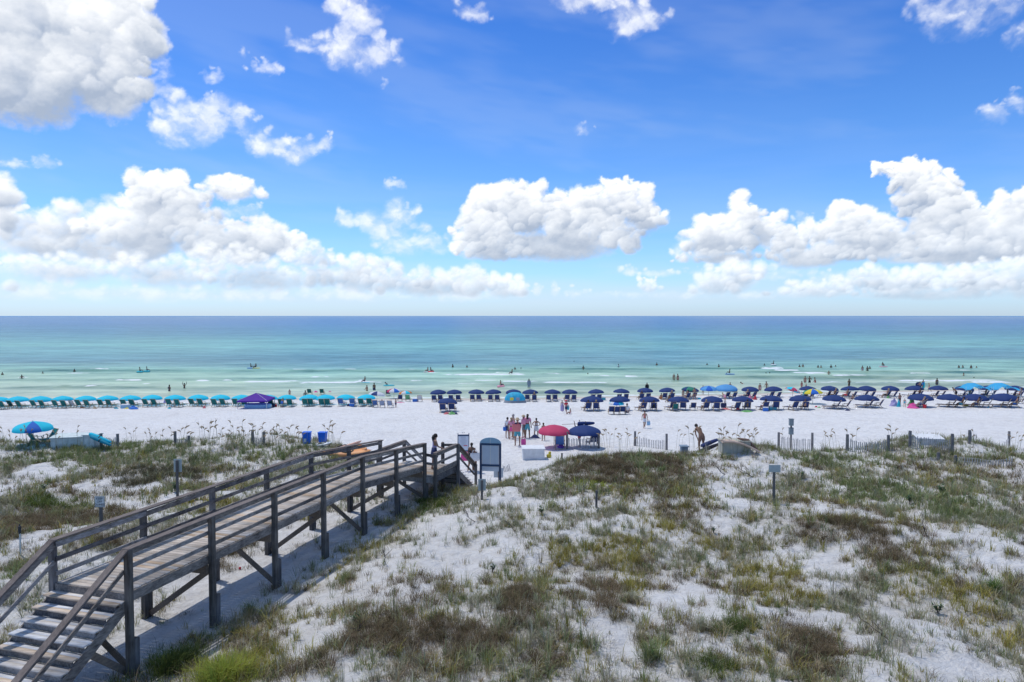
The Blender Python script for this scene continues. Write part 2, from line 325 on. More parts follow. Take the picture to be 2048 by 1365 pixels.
# ---------------------------------------------------------------- ground (dunes and beach, one sheet)
def build_ground():
    xs = np.concatenate([-np.geomspace(46, 3000, 36)[::-1], np.arange(-45.5, 45.6, 0.17), np.geomspace(46, 3000, 36)])
    ys = np.concatenate([np.linspace(-60, 4, 12), np.arange(5, 46, 0.13), np.arange(46, 100, 0.45), np.array([102, 110, 130, 200, 400])])
    X, Y = np.meshgrid(xs, ys); Z = zg(X, Y)
    Z[Y > 250] = -9
    v = veg(X, Y); yp = Y-0.17*np.maximum(X, 0)*sst(60, 85, Y)
    wet = sst(84.2, 87.5, yp+0.8*fbm(X/6, Y/6, 3, 50))*0.9
    col = np.stack([v, wet, duneness(X, Y)], -1).reshape(-1, 3)
    m, n, l, b = newmat('sand'); at_ = n.new('ShaderNodeAttribute'); at_.attribute_name = 'col'
    sep = n.new('ShaderNodeSeparateColor'); l.new(at_.outputs['Color'], sep.inputs[0])
    g = n.new('ShaderNodeNewGeometry')
    def noise(sc, det=5, ro=.6):
        k = n.new('ShaderNodeTexNoise'); k.inputs['Scale'].default_value = sc; k.inputs['Detail'].default_value = det; k.inputs['Roughness'].default_value = ro
        l.new(g.outputs['Position'], k.inputs['Vector']); return k
    def mixc(fac, c1, c2):
        k = n.new('ShaderNodeMix'); k.data_type = 'RGBA'
        for i, c in ((6, c1), (7, c2)):
            if isinstance(c, tuple): k.inputs[i].default_value = c+(1,)
            else: l.new(c, k.inputs[i])
        if isinstance(fac, float): k.inputs[0].default_value = fac
        else: l.new(fac, k.inputs[0])
        return k.outputs[2]
    def ramp(src, a, b_):
        k = n.new('ShaderNodeMapRange'); k.inputs[1].default_value = a; k.inputs[2].default_value = b_; l.new(src, k.inputs[0]); return k.outputs[0]
    def mul(a, b_):
        k = n.new('ShaderNodeMath'); k.operation = 'MULTIPLY'
        for i, c in ((0, a), (1, b_)):
            if isinstance(c, float): k.inputs[i].default_value = c
            else: l.new(c, k.inputs[i])
        return k.outputs[0]
    n1 = noise(0.35); n2 = noise(6.0, 6, .7); n3 = noise(40, 3); n4 = noise(1.7, 5, .65)
    c = mixc(ramp(n1.outputs[0], .35, .65), (.77, .76, .74), (.84, .83, .815))
    inv = n.new('ShaderNodeMath'); inv.operation = 'SUBTRACT'; inv.inputs[0].default_value = 1; l.new(sep.outputs[2], inv.inputs[1]); c = mixc(mul(inv.outputs[0], .8), c, (.86, .85, .835)); n5 = noise(1.1, 5, .75); n6 = noise(.16, 4, .6); c = mixc(mul(ramp(n5.outputs[0], .50, .62), .34), c, (.60, .575, .555)); c = mixc(mul(ramp(n6.outputs[0], .48, .66), .22), c, (.64, .61, .58))  # grey mottling: shade of footprint dimples painted into the sand colour
    c = mixc(mul(ramp(n4.outputs[0], .5, .72), mul(sep.outputs[2], .45)), c, (.66, .61, .54))
    c = mixc(mul(ramp(n2.outputs[0], .50, .66), .34), c, (.50, .46, .43))
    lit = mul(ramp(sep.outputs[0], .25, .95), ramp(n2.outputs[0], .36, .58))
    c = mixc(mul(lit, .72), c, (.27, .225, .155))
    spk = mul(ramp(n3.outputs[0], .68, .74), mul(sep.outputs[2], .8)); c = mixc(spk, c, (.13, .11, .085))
    c = mixc(mul(sep.outputs[1], .85), c, (.60, .50, .41))
    l.new(c, b.inputs['Base Color']); b.inputs['Roughness'].default_value = .95; b.inputs['Specular IOR Level'].default_value = 0.1
    vo = n.new('ShaderNodeTexVoronoi'); vo.inputs['Scale'].default_value = 2.6; vo.feature = 'SMOOTH_F1'; l.new(g.outputs['Position'], vo.inputs['Vector'])
    ad = n.new('ShaderNodeMath'); ad.operation = 'ADD'; l.new(vo.outputs['Distance'], ad.inputs[0]); l.new(n2.outputs[0], ad.inputs[1])
    bp = n.new('ShaderNodeBump'); bp.inputs['Strength'].default_value = .8; bp.inputs['Distance'].default_value = .30
    l.new(ad.outputs[0], bp.inputs['Height']); l.new(bp.outputs[0], b.inputs['Normal'])
    o = npmesh('ground', np.stack([X, Y, Z], -1).reshape(-1, 3), gridfaces(len(xs), len(ys)), m, True, col); tag(o, kind='structure')
build_ground()

# ---------------------------------------------------------------- sea
FOAM = [(405,763,14,1.6),(545,764,60,2.2),(655,766,70,2.0),(640,755,20,1),(868,746,16,1.6),(970,750,88,2.8),(1040,764,40,1.5),(1150,766,70,2.4),(1195,748,14,1.2),(1262,753,16,2.0),(1105,748,20,1.2),
        (1545,739,26,1.8),(1625,748,36,2.6),(1900,763,110,2.6),(1985,766,40,2.4),(1575,745,30,1.2),(1700,757,40,1),(1820,770,60,1.2),(260,762,30,.8),(1200,752,20,1),(740,765,30,1)]
SW_ = [(0,1300,742,.16),(900,1500,770,.20),(1200,2100,757,.22),(-50,700,775,.14),(1400,2100,745,.16),(600,1250,784,.16),(1000,1700,738,.14),(300,1000,758,.14),(-50,500,760,.12),(1500,2100,771,.15)]
def build_sea():
    ys = np.concatenate([np.arange(78, 150, 0.3), np.arange(150, 260, 1.2), np.geomspace(262, 24000, 60)])
    xs = np.concatenate([-np.geomspace(115, 30000, 30)[::-1], np.arange(-114, 114.1, 0.8), np.geomspace(115, 30000, 30)])
    X, Y = np.meshgrid(xs, ys); Z = np.full(X.shape, SEA); foam = np.zeros(X.shape); trough_shade = np.zeros(X.shape)
    bend = 1.6*fbm(X/22, X*0+1, 3, 71)+.35*fbm(X/4, Y/4, 2, 73)
    near = sst(260, 150, Y)
    for x0, x1, py, h in SW_:
        p0 = at(x0, py, SEA); p1 = at(x1, py, SEA); y0 = p0.y
        xa, xb = (x0-1024)*y0/F, (x1-1024)*y0/F
        w = sst(xa-2, xa+12, X)*sst(xb+2, xb-12, X); dy = Y-(y0+bend*1.3)
        Z = Z+1.9*h*w*np.exp(-(dy/1.5)**2)*near; trough_shade = trough_shade+w*np.exp(-((dy+1.3)/1.5)**2)*.8  # swell shade painted as a darker band on the shoreward side
    Z = Z+near*(.05*fbm(X/5, Y/2.2, 3, 75)+.02*fbm(X/1.1, Y/.8, 2, 77))
    FG = random.Random(8); EXF = [(FG.uniform(-20, 2070), FG.choice([742, 748, 756, 762, 769, 776]), FG.uniform(8, 30), FG.uniform(.5, 1.0)) for _ in range(26)]
    for cx, cy, hw, hh in FOAM+EXF:
        p = at(cx, cy, SEA); k = p.y/F; t = hh*p.y*p.y/(F*10.8)*.5
        dy = Y-(p.y+bend*.8); w = sst(1.1, .75, np.abs(X-p.x)/(hw*k))
        foam = np.maximum(foam, w*np.exp(-(dy/t)**4)*(0.9+.6*fbm(X/2.2, Y/1.1, 3, 79)))
        Z = Z+.16*w*np.exp(-((dy-.6)/(t+.6))**2)
    yp = Y-0.17*np.maximum(X, 0)
    edge = 89.3+.7*fbm(X/7, Y*0+2, 3, 82)
    foam = np.maximum(foam, .95*np.exp(-((yp-edge-.6)/.6)**2)*(.75+.6*fbm(X/3, Y*0, 3, 83)))
    foam = np.clip(foam, 0, 1)
    col = np.stack([foam, np.clip(trough_shade, 0, 1), foam*0], -1).reshape(-1, 3)
    m, n, l, b = newmat('sea_water'); at_ = n.new('ShaderNodeAttribute'); at_.attribute_name = 'col'
    sep = n.new('ShaderNodeSeparateColor'); l.new(at_.outputs['Color'], sep.inputs[0])
    g = n.new('ShaderNodeNewGeometry'); sx = n.new('ShaderNodeSeparateXYZ'); l.new(g.outputs['Position'], sx.inputs[0])
    # depth bands follow distance from the shore: log of y, bent by slow noise
    mp = n.new('ShaderNodeMapping'); mp.inputs['Scale'].default_value = (.006, .02, 1); l.new(g.outputs['Position'], mp.inputs[0])
    nz = n.new('ShaderNodeTexNoise'); nz.inputs['Scale'].default_value = 1.0; nz.inputs['Detail'].default_value = 5; l.new(mp.outputs[0], nz.inputs['Vector'])
    def M(op, a, b_=None, c_=None):
        k = n.new('ShaderNodeMath'); k.operation = op
        for i, c in enumerate((a, b_, c_)):
            if c is None: continue
            if isinstance(c, (int, float)): k.inputs[i].default_value = c
            else: l.new(c, k.inputs[i])
        return k.outputs[0]
    y_ = M('SUBTRACT', sx.outputs[1], M('MULTIPLY', M('MAXIMUM', sx.outputs[0], 0.0), .08))
    lg = M('LOGARITHM', M('MAXIMUM', y_, 60.0), 10.0)
    t = M('ADD', M('MULTIPLY', M('SUBTRACT', lg, 1.9), .5), M('MULTIPLY', M('SUBTRACT', nz.outputs[0], .5), .13))
    rp = n.new('ShaderNodeValToRGB'); l.new(t, rp.inputs[0]); cr = rp.color_ramp
    def T(py): return (math.log10(F*10.8/(py-632.0))-1.9)*.5
    st = [(800,(.46,.52,.38)),(782,(.40,.51,.375)),(765,(.36,.51,.37)),(746,(.33,.53,.39)),(735,(.24,.46,.36)),(722,(.13,.29,.31)),(706,(.125,.31,.33)),(694,(.17,.41,.37)),(680,(.135,.345,.35)),(664,(.095,.255,.33)),(648,(.095,.225,.38)),(638,(.11,.235,.40))]
    while len(cr.elements) < len(st): cr.elements.new(.5)
    for e, (py, c) in zip(cr.elements, st): e.position = min(1, max(0, T(py)))
    for e, (py, c) in zip(cr.elements, st): e.color = c+(1,)
    # ripples: light and shade of small waves painted as streaks along the shore
    def nse(s, sc, det):
        q = n.new('ShaderNodeMapping'); q.inputs['Scale'].default_value = s; l.new(g.outputs['Position'], q.inputs[0])
        k = n.new('ShaderNodeTexNoise'); k.inputs['Scale'].default_value = sc; k.inputs['Detail'].default_value = det; k.inputs['Roughness'].default_value = .6
        l.new(q.outputs[0], k.inputs['Vector']); return k.outputs[0]
    r1 = nse((.12, .30, 1), 1.0, 6); r2 = nse((.5, 1.1, 1), 1.0, 4); r3 = nse((.012, .035, 1), 1, 6); r4 = nse((.045, .16, 1), 1, 4)
    mix = n.new('ShaderNodeMix'); mix.data_type = 'RGBA'; mix.blend_type = 'MULTIPLY'; mix.inputs[0].default_value = 1.0
    l.new(rp.outputs[0], mix.inputs[6])
    vv = M('ADD', M('MULTIPLY', M('SUBTRACT', r1, .5), 2.0), M('ADD', M('ADD', M('MULTIPLY', M('SUBTRACT', r3, .5), 1.0), M('MULTIPLY', M('SUBTRACT', r4, .5), 1.15)), 1.0))
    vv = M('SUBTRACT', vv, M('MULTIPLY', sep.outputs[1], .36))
    cb = n.new('ShaderNodeCombineColor'); l.new(vv, cb.inputs[0]); l.new(M('ADD', M('MULTIPLY', vv, .8), .2), cb.inputs[1]); l.new(M('ADD', M('MULTIPLY', vv, .75), .25), cb.inputs[2])
    l.new(cb.outputs[0], mix.inputs[7])
    fr = M('MULTIPLY', sep.outputs[0], M('ADD', M('MULTIPLY', r2, 2.6), -.55)); fm = n.new('ShaderNodeMapRange'); fm.inputs[1].default_value = .34; fm.inputs[2].default_value = .62; l.new(fr, fm.inputs[0])
    mf = n.new('ShaderNodeMix'); mf.data_type = 'RGBA'; l.new(fm.outputs[0], mf.inputs[0]); l.new(mix.outputs[2], mf.inputs[6]); mf.inputs[7].default_value = (.85, .87, .86, 1)
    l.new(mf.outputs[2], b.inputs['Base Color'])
    b.inputs['Roughness'].default_value = .32; b.inputs['Specular IOR Level'].default_value = .22; b.inputs['IOR'].default_value = 1.33
    bp = n.new('ShaderNodeBump'); bp.inputs['Strength'].default_value = 1; bp.inputs['Distance'].default_value = .6
    l.new(M('ADD', r1, M('MULTIPLY', r2, .45)), bp.inputs['Height']); l.new(bp.outputs[0], b.inputs['Normal'])
    o = npmesh('sea', np.stack([X, Y, Z], -1).reshape(-1, 3), gridfaces(len(xs), len(ys)), m, True, col); tag(o, kind='structure')
build_sea()

# ---------------------------------------------------------------- dune growth
def blades(name, P, n, rad, h, lean, width, cols, seed, spread=.35):
    """P (K,2) clump places, n blades each, radius, height, lean, width per clump; cols (K,3). returns arrays"""
    g = np.random.default_rng(seed); K = len(P); idx = np.repeat(np.arange(K), n); N = len(idx)
    a = g.uniform(0, 2*math.pi, N); rr = np.abs(g.normal(0, .55, N))*rad[idx]
    bx = P[idx, 0]+rr*np.cos(a); by = P[idx, 1]+rr*np.sin(a); bz = zg(bx, by)-.02
    hh = h[idx]*g.uniform(.45, 1.15, N)*np.clip(1.15-rr/rad[idx]*.45, .4, 1.2)
    d = a+g.normal(0, .9, N); out = np.abs(g.normal(lean[idx], .25, N))*hh
    ox, oy = np.cos(d), np.sin(d); w = width[idx]*g.uniform(.6, 1.3, N)
    pa = d+math.pi/2+g.normal(0, .5, N); wx, wy = np.cos(pa)*w/2, np.sin(pa)*w/2
    B = np.stack([bx, by, bz], 1); Wv = np.stack([wx, wy, 0*wx], 1)
    m1 = B+np.stack([ox*out*.35, oy*out*.35, hh*.6], 1); tp = B+np.stack([ox*out, oy*out, hh*np.clip(1-.25*out/np.maximum(hh, .01), .3, 1)], 1)
    V = np.stack([B-Wv, B+Wv, m1-Wv*.75, m1+Wv*.75, tp], 1).reshape(-1, 3)
    k = np.arange(N)[:, None]*5
    T = np.concatenate([k+[0, 1, 3], k+[0, 3, 2], k+[2, 3, 4]], 0)
    c = cols[idx]*g.uniform(.65, 1.35, (N, 1))*(1+g.normal(0, .06, (N, 3)))
    # the tips of dry blades are paler
    cc = np.repeat(c[:, None, :], 5, 1); cc[:, 4] = cc[:, 4]*1.25+np.array([.03, .025, .01])
    return V, T, np.clip(cc.reshape(-1, 3), .005, .6)
PAL = {'green': [(.20,.23,.10),(.25,.27,.13),(.16,.20,.08)], 'grey': [(.31,.30,.20),(.36,.34,.25),(.27,.265,.17)], 'olive': [(.30,.26,.07),(.36,.31,.09),(.25,.22,.06)],
       'brown': [(.13,.10,.062),(.175,.135,.085),(.11,.092,.052)], 'straw': [(.40,.33,.21),(.32,.27,.16)], 'moss': [(.08,.115,.028),(.13,.16,.04),(.07,.095,.03)], 'lime': [(.32,.34,.06),(.25,.27,.05)], 'dark': [(.10,.10,.06),(.13,.12,.075)]}
PAL = {k: [tuple(c*1.14 for c in q) for q in v] for k, v in PAL.items()}
GRASS = attrmat('dune_grass', 'col', .85, .1, .25)
LBL = {}
def grow():
    g = np.random.default_rng(21); N = 92000
    y = np.sqrt(g.uniform(9.5**2, 46**2, N)); x = g.uniform(-1, 1, N)*(y*.86+2.5)
    v = veg(x, y); keep = g.random(N) < v**1.15; x = x[keep]; y = y[keep]; v = v[keep]
    # keep the walkway itself and its stairs free of blades growing through the boards
    near = np.abs(x-xw(y)) < 1.0; ok = ~(near & (g.random(len(x)) < .75)); x, y, v = x[ok], y[ok], v[ok]
    K = len(x); kind = np.full(K, -1); bestw = np.zeros(K)
    names = list(PAL)
    for i, (a, b, c, d, k) in enumerate(DW):
        w = np.exp(-(((x-a)/c)**2+((y-b)/d)**2))*(1+.5*fbm(x/.9, y/.9, 2, 130+i)); s = w > bestw; kind[s] = i; bestw[s] = w[s]
    tnoise = fbm(x/3.3, y/3.3, 3, 140)+.25*g.normal(size=K)
    lib = {k: ([], [], [], [], [], [], [], []) for k in range(-1, len(DW))}
    for i in range(K):
        k = kind[i]
        if k >= 0 and bestw[i] > .50+.25*g.random(): t = DW[k][4]; own = k if DW[k][4] in ('brown', 'olive', 'moss') and bestw[i] > .55 and DW[k][3] < 6 else -1
        else:
            own = -1; q = tnoise[i]
            if y[i] > 34 and g.random() < .6: t = 'green' if g.random() < .55 else 'grey'
            else: t = 'grey' if q < -.16 else 'green' if q < .02 else 'olive' if q < .20 else 'straw' if q < .33 else 'brown'
        if g.random() < .18: t = ('straw', 'grey', 'green', 'brown')[g.integers(4)]
        L = lib[own]; far = y[i] > 27
        br = t in ('brown', 'dark', 'moss')
        L[0].append((x[i], y[i])); L[1].append(int((66 if br else 24)*(.62 if far else 1)*g.uniform(.5, 1.5)*(.5+.5*v[i])))
        L[2].append(g.uniform(.16, .42) if br else g.uniform(.05, .22)); L[3].append((g.uniform(.16, .36) if br else g.uniform(.14, .42)*(1.6 if g.random() < .12 else 1))*(.6 if t == 'lime' else 1))
        L[4].append(.75 if br else g.uniform(.25, .8)); L[5].append((.008 if br else .012)*(1.5 if far else 1)); L[6].append(PAL[t][g.integers(len(PAL[t]))])
    for own, L in lib.items():
        if not L[0]: continue
        V, T, c = blades('g', np.array(L[0]), np.array(L[1]), np.array(L[2]), np.array(L[3]), np.array(L[4]), np.array(L[5]), np.array(L[6]), 300+own)
        if own == -1: o = npmesh('dune_grass', V, T, GRASS, False, c); tag(o, 'mixed green, grey and straw coloured grass growing over the white dunes', 'grass', kind='stuff')
        else:
            px, py = DENSE[own][0], DENSE[own][1]; t = DW[own][4]
            nm = {'brown': 'brown twiggy', 'olive': 'olive green', 'moss': 'dark green'}[t]
            pl = SHRUBLAB.get((px, py))
            if pl is None: pl = {(640,1330): 'at the bottom edge, left part of the thicket', (760,1270): 'on the left flank of the widest thicket', (130,1010): 'low, left of the KEEP OFF DUNES sign', (420,1010): 'behind the handrail, right of the small sign'}.get((px, py), 'on the dune')
            o = npmesh('dune_shrub', V, T, GRASS, False, c); tag(o, nm+' low shrub '+pl, 'shrub', 'low shrubs spreading on the dune')
SHRUBLAB = {(880,1290): 'sprawling widest along the bottom edge', (520,1335): 'at the bottom edge beside the dark tussock',
 (1210,940): 'on the dune crest behind the lone dark stake', (1640,1070): 'stretched long below the faded blank sign', (1410,1095): 'bushy, below and right of the lone dark stake',
 (1250,1155): 'mounded above two bare sand hollows', (1610,1275): 'round, in the lower right, left of bare sand', (1990,1270): 'filling the bottom right corner',
 (1870,1180): 'wide along the right edge above bare sand', (100,1050): 'along the left edge around the torch', (330,1320): 'by the tall corner post of the stairs', (860,1010): 'in shade behind the seaward posts',
 (700,1110): 'around the feet of the middle boardwalk posts', (1330,935): 'small, on the crest under sea oats', (1120,1115): 'loose, between boardwalk and lone dark stake',
 (1040,1200): 'small, in the lower centre beside a bare hollow', (200,1080): 'low beside the left handrail', (1560,1170): 'beneath the long brown thicket', (1450,1250): 'small, left of the round brown bush',
 (1420,1340): 'cut by the bottom edge, right of centre', (1100,1330): 'cut by the bottom edge beside the widest thicket', (1020,930): 'at the foot of the arched sign', (1230,1090): 'thin, around the foot of the lone dark stake', (1330,1060): 'sparse, right of the lone dark stake'}
grow()
def tussock(px, py, n, rad, h, cols, label, seed, name='grass_tussock', w=.011):
    p = at(px, py); c = np.array([cols[i % len(cols)] for i in range(6)]); g = np.random.default_rng(seed)
    P = np.array([(p.x+g.normal(0, rad*.3), p.y+g.normal(0, rad*.3)) for i in range(6)])
    V, T, cc = blades('t', P, np.full(6, n//6), np.full(6, rad), np.full(6, h), np.full(6, .62), np.full(6, w), c, seed)
    o = npmesh(name, V, T, GRASS, False, cc); tag(o, label, 'grass tussock', 'grass tussocks on the dune'); return o
tussock(440, 1372, 2000, .80, .60, [(.30,.34,.05),(.24,.30,.05),(.36,.36,.08)], 'bright yellow green tussock rising from the bottom edge beside the stairs', 1)
tussock(345, 1335, 1700, .55, .50, PAL['moss'], 'dense dark green tussock between the stair post and the yellow tussock', 2)
tussock(500, 1228, 260, .16, .42, PAL['green'], 'green tussock on open sand right of the tallest boardwalk post', 3)
tussock(1305, 1320, 420, .24, .5, PAL['green'], 'large grey green tussock near the bottom centre right', 4)
tussock(690, 1165, 160, .12, .45, PAL['green'], 'upright green tuft on white sand right of the third boardwalk post', 5)
tussock(1400, 1262, 300, .2, .42, PAL['grey'], 'grey tussock beside the bare hollow, right of centre foreground', 6)
tussock(1265, 1205, 320, .18, .38, PAL['grey'], 'rounded grey tussock between two bare sand hollows', 7)
tussock(1990, 1185, 200, .15, .5, [(.14,.22,.06)], 'bright green tuft near the right edge', 8)

# sea oats: tall stems with drooping seed heads
def make_oats(seed, n, r):
    g = random.Random(seed)
    for i in range(n):
        st = MB(); sh = MB()
        bx, by = g.gauss(0, .22), g.gauss(0, .12); H = g.uniform(.95, 1.5); ax = g.uniform(-.25, .30); ay = g.uniform(-.1, .1)
        pts = [(bx, by, -.1), (bx+ax*.2, by+ay*.3, H*.45), (bx+ax*.55, by+ay*.7, H*.8), (bx+ax, by+ay, H)]
        st.tube(pts, [.008, .007, .006, .004], 3, False); st.build('stem', STEM, r)
        sg = 1 if ax > 0 else -1; ph = []
        for k in range(9):
            t = k/8; ph.append((bx+ax*(.62+.42*t)+.12*t*t*sg, by+ay, H*(.84+.17*t-.07*t*t)))
        sh.tube(ph, [.012, .026, .034, .030, .036, .026, .030, .018, .006], 4); sh.build('seed_head', HEAD, r)
STEM = mat('oat_stem', (.33, .30, .19), .8, .15, 5); HEAD = mat('oat_head', (.36, .27, .17), .9, .2, 20)
oat_protos = []
for q in range(5):
    r = empty('sea_oats', (0, 0, -50)); make_oats(60+q, 3+q % 3, r); oat_protos.append(r)
OATS = [(x, 905+((i*37) % 23)-10, 'on the crest at the far left') for i, x in enumerate((8, 30, 52, 90, 118, 150))]+\
       [(x, 902+((i*29) % 17)-8, 'between the two left fences') for i, x in enumerate((262, 300, 332, 356, 372))]+\
       [(x, 897+((i*31) % 19)-8, 'in the stand left of the blue bins') for i, x in enumerate((410, 424, 438, 450, 462, 474, 486, 500, 512, 524, 536, 548, 560, 574, 590, 608, 662, 672))]+\
       [(x, 902+((i*23) % 15)-8, 'right of the near navy umbrella') for i, x in enumerate((1196, 1206, 1222, 1236, 1250, 1262))]+\
       [(x, 908+((i*19) % 13)-8, 'around the beige storage box') for i, x in enumerate((1362, 1384, 1440, 1452, 1474, 1486, 1500, 1512))]+\
       [(x, 905+((i*17) % 13)-8, 'along the right fences') for i, x in enumerate((1568, 1650, 1662, 1706, 1778, 1940, 2026, 2040))]
NTH = ['first', 'second', 'third', 'fourth', 'fifth', 'sixth', 'seventh', 'eighth', 'ninth', 'tenth', 'eleventh', 'twelfth', 'thirteenth', 'fourteenth', 'fifteenth', 'sixteenth', 'seventeenth', 'eighteenth']
_cnt = {}
for i, (px, py, w) in enumerate(OATS):
    pr = oat_protos[i % 5]; o = pr if i < 5 else copy_tree(pr); p = at(px, py); k = _cnt.get(w, 0); _cnt[w] = k+1
    o.location = (p.x, p.y, gz(p.x, p.y)); o.rotation_euler.z = random.uniform(-.5, .5) if i % 3 else math.pi; o.scale = [random.uniform(.80, 1.12)]*3
    tag(o, 'tall tan sea oats %s, %s from left' % (w, NTH[k]), 'sea oats', 'sea oats '+w)

# dead branches and small leafy plants on the right dune
TWIG = mat('driftwood', (.075, .062, .055), .9, .25, 8)
def twig(px, py, s, seed, label):
    g = random.Random(seed); mb = MB()
    def br(p, d, L, r, k):
        q = [Vector(p)]
        for i in range(4): d = (d+Vector((g.uniform(-.3, .3), g.uniform(-.3, .3), g.uniform(-.12, .18)))).normalized(); q.append(q[-1]+d*L/4)
        mb.tube(q, [r, r*.85, r*.7, r*.55, r*.35], 5)
        if k:
            for i in range(3): br(q[g.randint(1, 4)], (d+Vector((g.uniform(-.9, .9), g.uniform(-.9, .9), g.uniform(0, .6)))).normalized(), L*.6, r*.6, k-1)
    br((0, 0, .02), Vector((g.uniform(-1, 1), g.uniform(-.5, .5), .25)).normalized(), s, s*.028, 2)
    p = at(px, py); o = mb.build('dead_branch', TWIG); o.location = p; o.scale = (.7, .7, .7); tag(o, label, 'branch', 'dead branches lying on the dune'); return o
for i, (px, py, s, l) in enumerate([(1505,955,1.2,'bare forked branch on the pale dune face right of the storage box'),(1450,950,1.1,'dark branching twig on the sand slope below the storage box'),(1855,1075,.8,'black bent twig left of the open sand near the right edge'),
    (1560,1095,.7,'short forked twig under the long brown thicket'),(770,1125,.9,'curved grey twig on the white sand right of the third boardwalk post'),(690,1275,.8,'thin dark branch lying on sand above the widest brown thicket'),
    (1030,1065,.7,'small branch on the dune left of the lone stake'),(1350,975,1.0,'long fallen branch on the crest right of the brown shrub'),(1780,1285,.8,'dark stick lying in the bare sand strip, lower right'),(950,1045,.8,'thin branch on the white slope beyond the boardwalk'),(1965,1010,.7,'forked twig among green clumps at the right edge')]):
    twig(px, py, s, 90+i, l)
LEAF = mat('leaf', (.06, .115, .045), .6, .25, 9, trans=.2)
def leafy(px, py, s, seed, label):
    g = random.Random(seed); mb = MB(); st = MB()
    for k in range(7):
        a = g.uniform(0, 6.28); H = s*g.uniform(.6, 1); o_ = s*g.uniform(.1, .4); e = (o_*math.cos(a), o_*math.sin(a), H); st.tube([(0, 0, -.02), (e[0]*.4, e[1]*.4, H*.5), e], [.008, .006, .004], 4)
        for j in range(8):
            t = g.uniform(.35, 1); b = g.uniform(0, 6.28); c = Vector((e[0]*t, e[1]*t, H*t)); L = s*.22; d = Vector((math.cos(b), math.sin(b), .5)); w = Vector((-math.sin(b), math.cos(b), 0))*L*.35
            mb.add([c, c+d*L*.5+w, c+d*L, c+d*L*.5-w], [(0, 1, 2, 3)])
    p = at(px, py); r = empty('leafy_plant', p, 0, label, 'plant', 'small leafy plants on the dune'); mb.build('foliage', LEAF, r); st.build('stem', TWIG, r)
for i, (px, py, s, l) in enumerate([(1083,1030,.34,'small dark green leafy sprout on white sand left of the lone stake'),(712,1250,.30,'dark leafy sprig standing on bare sand above the brown thicket'),(1278,1095,.30,'small glossy green plant below the lone dark stake'),
    (1427,1068,.26,'small green sprout right of the lone stake on pale sand'),(1876,1230,.34,'bright green leafy plant beside the bare sand strip'),(985,1145,.28,'green sprout on the open slope in the centre'),(1195,1030,.24,'little leafy plant at the foot of the lone dark stake'),
    (1885,990,.5,'dark leafy plant high on the right dune'),(1600,960,.45,'dark leafy plant on the dune right of the blank sign'),(1820,1010,.4,'green leafy plant right of the long brown thicket'),(350,985,.5,'bright green broad leafed plant at the foot of the left sign post'),(90,985,.45,'green leafy plant on the left dune face')]):
    leafy(px, py, s, 140+i, l)

# ---------------------------------------------------------------- boardwalk
def woodmat(name, c0, c1, ax, plank=False):
    m, n, l, b = newmat(name); g = n.new('ShaderNodeNewGeometry')
    mp = n.new('ShaderNodeMapping'); mp.vector_type = 'TEXTURE' if False else 'POINT'
    if ax == 'v': mp.inputs['Scale'].default_value = (14, 14, 1.1)
    else: mp.inputs['Rotation'].default_value = (0, 0, .30); mp.inputs['Scale'].default_value = (22, 1.3, 22) if ax == 'y' else (1.6, 18, 18)
    l.new(g.outputs['Position'], mp.inputs[0]); nz = n.new('ShaderNodeTexNoise'); nz.inputs['Scale'].default_value = 1; nz.inputs['Detail'].default_value = 7; nz.inputs['Roughness'].default_value = .65; l.new(mp.outputs[0], nz.inputs['Vector'])
    n2 = n.new('ShaderNodeTexNoise'); n2.inputs['Scale'].default_value = 2.2; n2.inputs['Detail'].default_value = 5; l.new(g.outputs['Position'], n2.inputs['Vector'])
    ad = n.new('ShaderNodeMath'); ad.operation = 'MULTIPLY_ADD'; l.new(nz.outputs[0], ad.inputs[0]); ad.inputs[1].default_value = .65
    m3 = n.new('ShaderNodeMath'); m3.operation = 'MULTIPLY'; l.new(n2.outputs[0], m3.inputs[0]); m3.inputs[1].default_value = .45; l.new(m3.outputs[0], ad.inputs[2])
    rp = n.new('ShaderNodeValToRGB'); l.new(ad.outputs[0], rp.inputs[0]); e = rp.color_ramp.elements; e[0].position = .40; e[1].position = .70; e[0].color = c0+(1,); e[1].color = c1+(1,)
    out = rp.outputs[0]
    if plank:
        a = n.new('ShaderNodeAttribute'); a.attribute_name = 'col'; mx = n.new('ShaderNodeMix'); mx.data_type = 'RGBA'; mx.blend_type = 'MULTIPLY'; mx.inputs[0].default_value = 1; l.new(rp.outputs[0], mx.inputs[6]); l.new(a.outputs['Color'], mx.inputs[7]); out = mx.outputs[2]
    l.new(out, b.inputs['Base Color']); b.inputs['Roughness'].default_value = .85; b.inputs['Specular IOR Level'].default_value = .2
    bp = n.new('ShaderNodeBump'); bp.inputs['Strength'].default_value = .5; bp.inputs['Distance'].default_value = .01; l.new(nz.outputs[0], bp.inputs['Height']); l.new(bp.outputs[0], b.inputs['Normal'])
    return m
W_RAIL = woodmat('weathered_rail', (.078, .066, .058), (.33, .295, .265), 'y'); W_CAP = woodmat('rail_cap', (.115, .095, .085), (.22, .185, .165), 'y')
W_POST = woodmat('weathered_post', (.058, .05, .044), (.20, .18, .16), 'v'); W_DECK = woodmat('deck_boards', (.35, .30, .25), (.68, .62, .55), 'x', True)
W_BRACE = woodmat('brace_wood', (.14, .11, .085), (.27, .21, .16), 'y'); W_STAIR = woodmat('stair_boards', (.40, .38, .36), (.80, .79, .78), 'x', True)
WR = [W_RAIL, woodmat('weathered_rail_pale', (.13, .12, .115), (.42, .395, .38), 'y'), woodmat('weathered_rail_dark', (.05, .045, .045), (.21, .195, .19), 'y'), W_RAIL]
